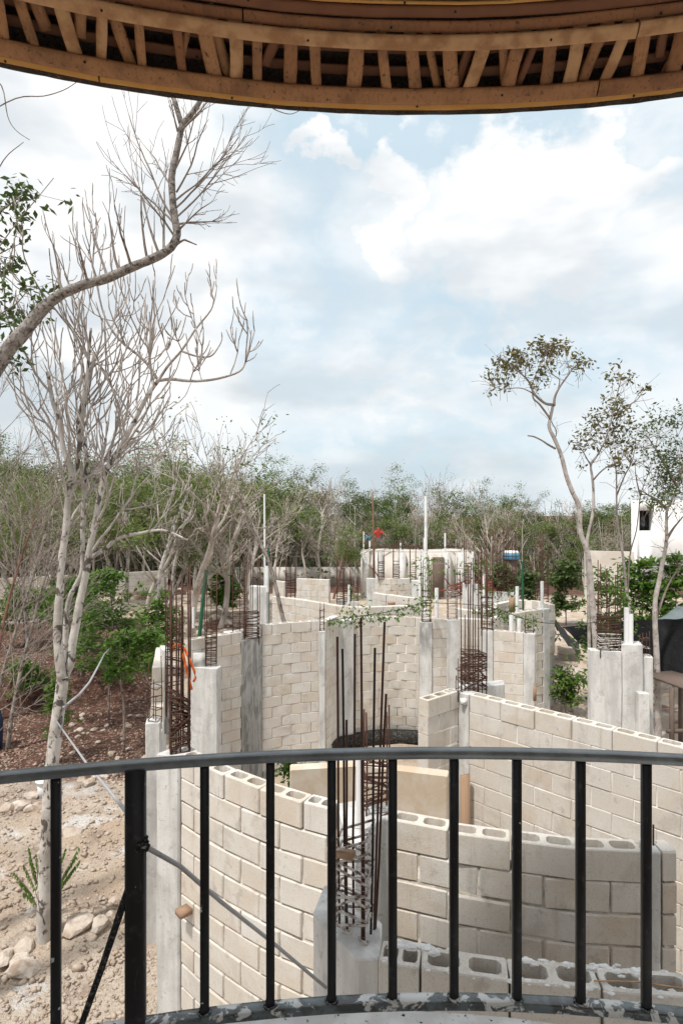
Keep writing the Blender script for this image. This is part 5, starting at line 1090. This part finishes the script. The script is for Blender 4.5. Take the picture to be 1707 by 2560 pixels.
righttree('rough-barked tree with dense olive crown at the right edge', 13.2, [[(1644, 1800), (1643, 1733), (1640, 1636), (1636, 1557), (1637, 1499), (1647, 1450), (1655, 1405), (1664, 1360), (1665, 1310), (1666, 1277), (1676, 1255), (1686, 1230), (1694, 1200), (1700, 1130)], [(1664, 1350), (1682, 1321), (1700, 1299), (1730, 1260)], [(1640, 1540), (1660, 1484), (1682, 1440), (1715, 1390)], [(1690, 1215), (1660, 1160), (1630, 1110), (1612, 1085)], [(1668, 1275), (1640, 1250), (1615, 1235), (1600, 1225)], [(1694, 1200), (1720, 1120), (1740, 1060)]],
          [(1350, 960, 5), (1420, 950, 6), (1500, 960, 6), (1560, 980, 6), (1380, 1040, 6), (1450, 1050, 7), (1530, 1060, 6), (1400, 1120, 5), (1480, 1130, 5), (1420, 1200, 5), (1340, 1300, 4), (1300, 1260, 3), (1400, 1280, 5), (1460, 1200, 5), (1540, 1200, 5), (1380, 1330, 3), (1300, 830, 3), (1280, 760, 3), (1340, 700, 3), (1420, 690, 3), (1500, 720, 3), (1550, 660, 3), (1470, 830, 3), (1540, 860, 4), (1520, 600, 2)], 43, 'leaf_dark', .075, .085, 18, nsp=4, base=(1644, 1833), lsp=.11)

# leaning dead trunk, red-barked tree
rn = random.Random(6); tr, br_ = MB(), MB(); tips = []
s = limb(tr, line([(714, 1562), (706, 1540), (690, 1470), (672, 1405), (655, 1365), (635, 1320), (615, 1275), (600, 1245), (597, 1225)], 14.6), .055, .030, 8)
for a, tx, ty in ((12, 560, 1195), (20, 700, 1330), (24, 625, 1400), (28, 570, 1260)):
    e = P(tx, ty, 14.6); grow(br_, s[a], e - s[a], (e - s[a]).length, .016, 1, stemq, tips, rn)
tree('dead_trunk', 'leaning dead pale trunk across the left white pole', tr, 'bark_grey', [], tuple(P(714, 1562, 14.6)), limbs=br_, limbmat='bark_grey')

# vine hanging on the wire between the cages
vn = thing('vine', 'green climbing vine hanging along the wire and cages in the centre', 'vine', (1.9, 12.5, 2.9))
rn = random.Random(17); lf, wr = MB(), MB(); Yv = 12.55
wire = line([(812, 1553), (860, 1546), (930, 1536), (990, 1526), (1053, 1509), (1110, 1508), (1180, 1512), (1240, 1522), (1297, 1543), (1350, 1556), (1430, 1560), (1490, 1556)], Yv)
ws = smooth_pts(wire, 6); wr.tube(ws, .007, 5); wr.build('wire', MATS['rebar_dark'], vn, True)
cs = []
for k, p_ in enumerate(ws):
    u = k / len(ws)
    if .02 < u < .38 or .56 < u < .78:
        for j in range(5): cs.append(p_ + Vector((rn.uniform(-.2, .2), rn.uniform(-.06, .06), rn.uniform(-.16, .05))))
for px, py, n, sx, sy in ((1060, 1440, 22, 18, 26), (1058, 1480, 20, 22, 26), (1035, 1500, 14, 18, 18), (1090, 1410, 8, 22, 10), (1130, 1425, 12, 26, 9), (1165, 1425, 12, 16, 10), (1205, 1415, 30, 16, 16), (1215, 1450, 14, 8, 30), (1230, 1500, 14, 14, 24), (1260, 1520, 12, 22, 12), (885, 1500, 22, 14, 30), (875, 1530, 16, 22, 16), (1050, 1410, 8, 16, 9), (1320, 1545, 8, 20, 10)):
    for k in range(n): cs.append(P(px + rn.gauss(0, sx), py + rn.gauss(0, sy), Yv + rn.uniform(-.12, .25)))
leaves(lf, cs, 3, .04, .085, rn, .5, .7); lf.build('foliage', MATS['leaf_green'], vn)
st = MB()
for pp in ([(1065, 1520), (1062, 1470), (1066, 1420), (1100, 1408), (1150, 1422), (1200, 1412)], [(1215, 1540), (1212, 1480), (1208, 1415)], [(880, 1560), (884, 1510), (886, 1470)]): st.tube(smooth_pts(line(pp, Yv), 4), .006, 5)
st.build('stem', MATS['bark_twig'], vn, True)

# ---------------------------------------------------------------- the wood behind
protos = []
def proto(kind, seed, light=False):
    rn = random.Random(seed); tr, br_, lf = MB(), MB(), MB(); tips = []
    H = rn.uniform(7.5, 9.5); pts = [Vector((0, 0, -.3))]; d = Vector((rn.uniform(-.15, .15), 0, 1)).normalized(); k0 = 6; tall = H * rn.uniform(.5, .65)
    for i in range(k0): d = (d + rv(rn, .10)).normalized(); pts.append(pts[-1] + d * tall / k0)
    s = limb(tr, pts, .12, .07, 7, 3)
    q = spec(4, seg=[.7, .6, .45, .4], wob=.13, up=[.55, .5, .4, .2], kids=[(3, 5), (3, 5), (2, 4), (0, 0)], ratio=.60, rr=.60, ang=(.3, .95), taper=[.5, .5, .5, .5], rmin=.010, lo=.25, sides=(5, 4, 3, 3))
    if light: q['kids'] = [(3, 4), (2, 4), (2, 3), (0, 0)]; q['sides'] = [4, 3, 3, 3]
    for k in range(5 if light else 6):
        i = int(len(s) * rn.uniform(.45, 1)) - 1; grow(br_, s[i], Vector((rn.uniform(-1, 1), rn.uniform(-1, 1), rn.uniform(.5, 1.2))), H * .26 * rn.uniform(.7, 1.2), .05, 0 if kind == 'bare' else 1, q, tips, rn)
    cen = [t[0] for t in tips]
    if kind != 'bare':                                       # foliage in separate clumps round the branch ends
        top = s[-1]; clumps = [c for c in cen if rn.random() < .5][:16] + [top + Vector((rn.gauss(0, 1.0), rn.gauss(0, 1.0), rn.uniform(-.6, 1.9))) for _ in range(14 if kind == 'leafy' else 6)]
        for c_ in clumps: leaves(lf, [c_ + Vector((rn.gauss(0, .25), rn.gauss(0, .25), rn.gauss(0, .12))) for _ in range(4)], 22 if kind == 'leafy' else 12, rn.uniform(.18, .32), .185, rn, .5, .1)
    else: leaves(lf, [c for c in cen if rn.random() < .06], 10, .22, .12, rn)
    return dict(kind=kind, tr=tr, br=br_, lf=lf, H=H, brm=br_)
protos = {'bare': [proto('bare', s) for s in (1, 2, 3)], 'leafy': [proto('leafy', s) for s in (4, 5, 6)], 'rust': [proto('rust', 7)]}
mass = {'bare': [proto('bare', s, True) for s in (11, 12, 13)], 'leafy': [proto('leafy', s, True) for s in (14, 15, 16, 18)], 'rust': [proto('rust', 17, True)]}
LM = {'bare': 'leaf_far', 'leafy': 'leaf_far', 'rust': 'leaf_dead'}
PM = {}
for kd, L in protos.items():
    for i, p_ in enumerate(L):
        p_['mt'] = p_['tr'].mesh('trunk', MATS['bark_far'], True); p_['mb'] = p_['br'].mesh('branches', MATS['bark_far'], True); p_['ml'] = p_['lf'].mesh('foliage', MATS[LM[kd]])
def place(kd, i, px, Y, top_y, label, group, rz, trunkmat=None):
    p_ = protos[kd][i % len(protos[kd])]; x = X(px, Y); z = hgt(x, Y) if abs(x) < 40 and Y < 60 else 0
    s = (CAMZ + (1280 - top_y) / F * Y - z) / (p_['H'] * 1.08)
    t = thing('woodland_tree', label, 'tree', (x, Y, z), group); t.rotation_euler = (0, 0, rz); t.scale = (s, s, s)
    for nm, me in (('trunk', p_['mt']), ('branches', p_['mb']), ('foliage', p_['ml'])):
        if len(me.vertices) == 0: continue
        o = bpy.data.objects.new(nm, me); C.objects.link(o); o.parent = t
        if trunkmat and nm == 'trunk': o.data = me.copy(); o.data.materials.clear(); o.data.materials.append(MATS[trunkmat])
    return t
rn = random.Random(77)
ORD = ('first second third fourth fifth sixth seventh eighth ninth tenth eleventh twelfth thirteenth fourteenth fifteenth sixteenth seventeenth eighteenth nineteenth twentieth'.split()); TEN = {2: 'twenty', 3: 'thirty', 4: 'forty', 5: 'fifty'}
def ordinal(n): return ORD[n - 1] if n <= 20 else (TEN[n // 10] + '-' + ORD[n % 10 - 1] if n % 10 else {3: 'thirtieth', 4: 'fortieth', 5: 'fiftieth'}[n // 10])
cnt = {'bare': 0, 'leafy': 0, 'rust': 0}
LB = {'bare': ' bare grey tree from the left along the front edge of the wood', 'leafy': ' green-crowned tree from the left along the front edge of the wood', 'rust': ' brown-leaved tree from the left along the front edge of the wood'}
def skyline(px): return np.interp(px, [-200, 0, 150, 300, 420, 560, 650, 720, 850, 1000, 1150, 1250, 1330, 1450, 1600, 1800], [1070, 1075, 1085, 1090, 1085, 1100, 1140, 1160, 1170, 1175, 1178, 1188, 1215, 1224, 1228, 1232])
for i in range(62):
    px = -120 + 1850 * (i + rn.random() * .8) / 62; Y = rn.uniform(41, 47)
    kd = rn.choices(('bare', 'leafy', 'rust'), (2.4, 7, .0) if px < 700 else (5.5, 3.5, .6))[0]
    cnt[kd] += 1
    place(kd, rn.randint(0, 2), px, Y, skyline(px) + rn.uniform(0, 110), ordinal(cnt[kd]) + LB[kd], 'trees at the front edge of the wood', rn.uniform(0, 6.28))
place('leafy', 2, 395, 24, 1010, 'green-crowned tree behind the left rusty cages', None, 2.2, 'bark_white'); place('leafy', 0, 610, 33, 1060, 'tall green-crowned tree just left of the left white pole', None, 4.)
place('rust', 0, 1235, 39.5, 1215, 'reddish-brown withered tree behind the blue tank', None, 1.)
place('rust', 0, 1340, 38.8, 1330, 'low withered brown shrub left of the tall right trunk', None, 2.)
place('leafy', 1, 832, 36, 1240, 'red-barked tree with a green crown at the edge of the wood in the centre', None, .4, 'bark_red')
for px, Y, ty, i, la in ((470, 25, 905, 0, 'tall twiggy bare tree with few leaves left of centre'), (545, 27, 880, 1, 'tallest thin bare tree left of centre against the sky'), (1215, 33, 1125, 1, 'spreading bare tree rising above the wood right of centre'), (800, 46, 1100, 2, 'thin bare tree poking above the skyline in the centre')):
    place('bare', i, px, Y, ty, la, None, rn.uniform(0, 6))
for i in range(16):                                          # looser trees between the site and the wood on the left
    px = -30 + 660 * (i + rn.random() * .8) / 16; Y = rn.uniform(24, 36); kd = 'bare' if i % 3 == 0 else 'leafy'
    place(kd, i, px, Y, rn.uniform(1040, 1200), ordinal(i + 1) + (' loose leafy tree' if kd == 'leafy' else ' loose bare pale tree') + ' from the left in front of the wood', 'loose trees in front of the wood', rn.uniform(0, 6.28), 'bark_white' if i % 3 else None)
sapling('broad green sapling filling the gap right of the white trunk', 205, 1660, 18.5, 1440, 170, 70, 51, per=15); sapling('dark green sapling in front of the boundary wall column', 160, 1610, 22, 1450, 150, 60, 52, 'leaf_dark', size=.18)
sapling('green sapling behind the stepped wall end', 395, 1620, 19, 1470, 110, 50, 53, size=.15); sapling('low green weeds on the red bank at the left', 40, 1720, 15.5, 1650, 110, 30, 54, size=.12)
# the wood itself: one mass
wb, wl, wdd, wu, wo = MB(), MB(), MB(), MB(), MB()
def put(p_, x, y, s, rz, parts):
    c, sn = math.cos(rz) * s, math.sin(rz) * s; m = np.array([[c, -sn, 0], [sn, c, 0], [0, 0, s]])
    for key, dst in parts:
        mb = p_[key]
        if mb.v: dst.add(np.vstack(mb.v) @ m.T + np.array((x, y, 0)), np.vstack(mb.q) if mb.q else None, np.vstack(mb.t) if mb.t else None)
for i in range(330):
    Y = rn.uniform(46, 80); px = rn.uniform(-150, 1860) if i < 250 else rn.choice((rn.uniform(-750, -150), rn.uniform(1860, 2500))); x = X(px, Y); kd = rn.choices(('bare', 'leafy', 'rust'), (2.2, 7, .2) if px < 750 else (4, 5, .7))[0]
    p_ = rn.choice(mass[kd]); s = (CAMZ + (1280 - skyline(px) - (rn.uniform(-30, 50) - 42 * noise.noise(Vector((px / 75, Y / 9, 0))) if Y > 58 else rn.uniform(0, 120))) / F * min(Y, 66) ) / (p_['H'] * 1.1)
    put(p_, x, Y, max(.55, s), rn.uniform(0, 6.28), (('tr', wb), ('brm', wb), ('lf', wdd if kd == 'rust' else rn.choice((wl, wl, wu, wo)))))
cs = []
for i in range(2100):                                        # undergrowth
    Y = rn.uniform(42, 62); x = X(rn.uniform(-700, 2450), Y); cs.append(Vector((x, Y, abs(rn.gauss(0, 1.5)) + .2)))
leaves(wu, cs, 22, .6, .36, rn, .5)
for i in range(260):                                         # upright saplings and poles that fill the lower storey
    Y = rn.uniform(41, 58); x = X(rn.uniform(-120, 1800), Y); h = rn.uniform(2, 6.5); a = Vector((x, Y, -.1)); l = Vector((rn.gauss(0, .09) * h, rn.gauss(0, .06) * h, h)); wb.tube([a, a + l * .5 + rv(rn, .12), a + l], [.05, .04, .018], 4, False)
    for k in range(4): o_ = a + l * rn.uniform(.35, 1); wb.tube([o_, o_ + Vector((rn.gauss(0, .55), rn.gauss(0, .4), rn.uniform(.2, 1.1)))], .015, 3, False)
me = multi('woodland', ((wb, 'bark_far'), (wl, 'leaf_far'), (wdd, 'leaf_dead'), (wu, 'leaf_dark'), (wo, 'leaf_olive')))
o = obj('woodland', me); tag(o, 'dense dry wood of bare and green trees behind the building site', 'wood', None, 'stuff')

# ---------------------------------------------------------------- stones and litter
def rock_mesh(seed):
    bm = bmesh.new(); bmesh.ops.create_icosphere(bm, subdivisions=2, radius=.5)
    for v in bm.verts: f = 1 + .42 * noise.noise(v.co * 1.7 + Vector((seed * 7, 0, 0))) + .22 * noise.noise(v.co * 4.5 + Vector((seed * 3, 0, 0))); v.co *= f
    for i in range(3):
        n_ = Vector((math.sin(seed * 3 + i * 2), math.cos(seed * 5 + i * 2.2), .5 * math.sin(seed + i))).normalized()
        for v in bm.verts:
            k = v.co.dot(n_) - .36
            if k > 0: v.co -= n_ * k
    me = bpy.data.meshes.new('rock'); bm.to_mesh(me); bm.free(); me.materials.append(MATS['stone']); return me
RM = [rock_mesh(s) for s in range(6)]; rn = random.Random(3)
def rock(px, py, wpx, flat, label, group=None, sink=.34):
    Y = F * CAMZ / (py - 1280)
    for _ in range(3): Y = F * (CAMZ - hgt(X(px, Y), Y)) / (py - 1280)
    s = wpx / F * Y; x = X(px, Y); o = obj('rock', rn.choice(RM), None, (x, Y, hgt(x, Y) + s * flat * (.5 - sink)), rn.uniform(0, 6.28), (s, s * rn.uniform(.7, 1.), s * flat)); tag(o, label, 'rock', group); return o
G1 = 'stones in the loose row by the left tree'
for px, py, w_ in ((20, 2025, 42), (52, 2022, 46), (78, 2025, 30), (103, 2022, 40)): rock(px, py, w_, .75, 'tan stone in the row on the ground left of the white trunk', G1)
rock(80, 1992, 44, .5, 'single flat pale stone in front of the white bucket')
for px, py, w_ in ((222, 1962, 34), (205, 1950, 26), (238, 1948, 30), (262, 1942, 26), (288, 1938, 24)): rock(px, py, w_, .7, 'stone in the small heap under the cable behind the railing', 'stones heaped under the cable')
rock(180, 2085, 62, .35, 'flat slab of stone right of the leftmost bar'); rock(192, 2320, 78, .42, 'large angular grey boulder between the two left bars')
rock(248, 2318, 48, .8, 'upright tan stone beside the large grey boulder'); rock(278, 2296, 34, 1., 'narrow pale stone leaning beside the thick post'); rock(286, 2255, 34, .6, 'small tan stone above the row by the thick post')
rock(300, 2300, 30, .8, 'small stone against the thick post'); rock(232, 2345, 28, .7, 'small stone below the upright tan stone')
rock(50, 2425, 96, .40, 'big lime-splashed boulder at the lower left'); rock(10, 2400, 60, .5, 'pale boulder at the lower left edge'); rock(62, 2365, 54, .6, 'dark rough boulder at the foot of the white tree')
for i in range(90): rock(rn.uniform(400, 640), rn.uniform(1475, 1600), rn.uniform(9, 30), .7, 'loose stone in the rubble heap behind the left cages', 'loose stones behind the left cages')
for i in range(60): rock(rn.uniform(1376, 1476), rn.uniform(1660, 1800), rn.uniform(7, 22), .6, 'loose stone on the rubble between the far right room and the column group', 'loose stones right of the far room')
for i in range(26): rock(rn.uniform(180, 370), rn.uniform(1780, 1900), rn.uniform(7, 20), .6, 'loose stone on the red soil left of the wall end', 'loose stones on the red soil')
# pebbles and dead leaves, too many to count
pb_, lt = MB(), MB()
oc = np.array([(1, 0, 0), (0, 1, 0), (-1, 0, 0), (0, -1, 0), (0, 0, 1), (0, 0, -.4)]); of = [(0, 1, 4), (1, 2, 4), (2, 3, 4), (3, 0, 4), (1, 0, 5), (2, 1, 5), (3, 2, 5), (0, 3, 5)]
for i in range(15000):
    y = rn.uniform(5.2, 13) if rn.random() < .8 else rn.uniform(13, 24); x = rn.uniform(-.62, -.27) * y if rn.random() < .8 or y < 10 else rn.uniform(.3, .62) * y
    if noise.noise(Vector((x * .9, y * .9, 5))) + rn.uniform(-.5, .6) < 0: continue
    s = abs(rn.gauss(0, .017)) + .005; c, sn = math.cos(i), math.sin(i); m = np.array([[c, -sn, 0], [sn, c, 0], [0, 0, 1]]); pb_.add(oc * np.array([s * rn.uniform(.7, 1.5), s, s * .8]) @ m.T + np.array((x, y, hgt(x, y))), None, of)
for i in range(420):                                         # half-buried limestone chips
    y = rn.uniform(5.4, 12); x = rn.uniform(-.62, -.28) * y; s = rn.uniform(.025, .075); c, sn = math.cos(i * 1.7), math.sin(i * 1.7); m = np.array([[c, -sn, 0], [sn, c, 0], [0, 0, 1]])
    pb_.add((oc * np.array([s * rn.uniform(.8, 1.6), s, s * .55]) * np.array([[rn.uniform(.6, 1.3)] for _ in range(6)])) @ m.T + np.array((x, y, hgt(x, y))), None, of)
tag(pb_.build('pebbles', MATS['stone'], None), 'scattered pebbles and gravel on the pale ground', 'gravel', None, 'stuff')
cs = []
for i in range(17000):
    y = rn.uniform(10.8, 22); x = rn.uniform(-.62, -.28) * y
    if soil(x, y) > .4 and noise.noise(Vector((x * .8, y * .8, 9))) + rn.uniform(-.6, .5) > -.1: cs.append((x, y, hgt(x, y) + .012))
rg = np.random.default_rng(2); n = len(cs); cs = np.array(cs); d = rg.normal(0, 1, (n, 3)); d[:, 2] *= .3; d /= np.linalg.norm(d, axis=1, keepdims=True); u = np.cross(d, (0, 0, 1.)) + rg.normal(0, .2, (n, 3)); s = rg.uniform(.03, .085, (n, 1))
lt.add(np.stack([cs, cs + d * s * .5 + u * s * .3, cs + d * s, cs + d * s * .5 - u * s * .3], 1).reshape(-1, 3), np.arange(n * 4).reshape(-1, 4))
material('litter', lambda t, p: t.mix(t.noise(p, 21, 2), rgb(.16, .085, .06), rgb(.44, .31, .24)), .9)
tag(lt.build('leaf_litter', MATS['litter'], None), 'dry fallen leaves covering the red soil', 'leaves', None, 'stuff')

# ---------------------------------------------------------------- workers on the farthest wall
def person(label, px, Y, z0, joints, edges, rad, mats, rot=0.):
    me = bpy.data.meshes.new('person'); x = X(px, Y)
    me.from_pydata([Vector(j) for j in joints], edges, []); o = bpy.data.objects.new('person', me); C.objects.link(o)
    o.modifiers.new('skin', 'SKIN'); sk = me.skin_vertices[0].data
    for i, r in enumerate(rad): sk[i].radius = (r, r)
    sk[0].use_root = True; s = o.modifiers.new('sub', 'SUBSURF'); s.levels = 1; s.render_levels = 1
    dg = bpy.context.evaluated_depsgraph_get(); dg.update(); m2 = bpy.data.meshes.new_from_object(o.evaluated_get(dg)); bpy.data.objects.remove(o)
    m2.materials.clear()
    for m in mats: m2.materials.append(MATS[m])
    J = np.array(joints); part = [1, 0, 0, 2, 4, 0, 3, 3, 0, 3, 3, 1, 1, 1, 1]
    for f in m2.polygons:
        f.use_smooth = True; k = int(np.argmin(np.linalg.norm(J - np.array(f.center), axis=1))); f.material_index = {0: 0, 1: 1, 2: 2, 3: 2, 4: 3}[part[k]]
    p = obj('person', m2, None, (x, Y, z0), rot); tag(p, label, 'person'); return p
ED = [(0, 1), (1, 2), (2, 3), (3, 4), (2, 5), (5, 6), (6, 7), (2, 8), (8, 9), (9, 10), (0, 11), (11, 12), (0, 13), (13, 14)]
RADS = [.14, .15, .14, .06, .105, .07, .045, .045, .07, .045, .045, .085, .06, .085, .06]
person('worker in red with a red cap bending on the farthest wall', 945, 36.7, zw + .16, [(0, 0, .62), (.0, -.05, .85), (0, -.12, 1.08), (0, -.2, 1.2), (0, -.24, 1.32), (-.2, -.12, 1.06), (-.3, -.25, .86), (-.22, -.4, .7), (.2, -.12, 1.06), (.36, -.2, .9), (.5, -.3, .78), (-.12, -.02, .35), (-.14, 0, .05), (.14, -.02, .35), (.16, 0, .05)], ED, RADS, ('red', 'trousers', 'skin', 'red'))
person('worker in a blue shirt crouching at the left end of the farthest wall', 921, 36.8, zw + .16, [(.1, 0, .42), (.05, -.05, .62), (-.12, -.1, .78), (-.24, -.14, .84), (-.34, -.16, .88), (-.12, -.3, .74), (-.22, -.36, .52), (-.3, -.4, .32), (-.12, .1, .74), (-.24, .1, .52), (-.32, .05, .32), (-.05, -.14, .34), (.1, -.14, .05), (-.05, .12, .34), (.1, .14, .05)], ED, RADS, ('blue', 'trousers', 'skin', 'red'))
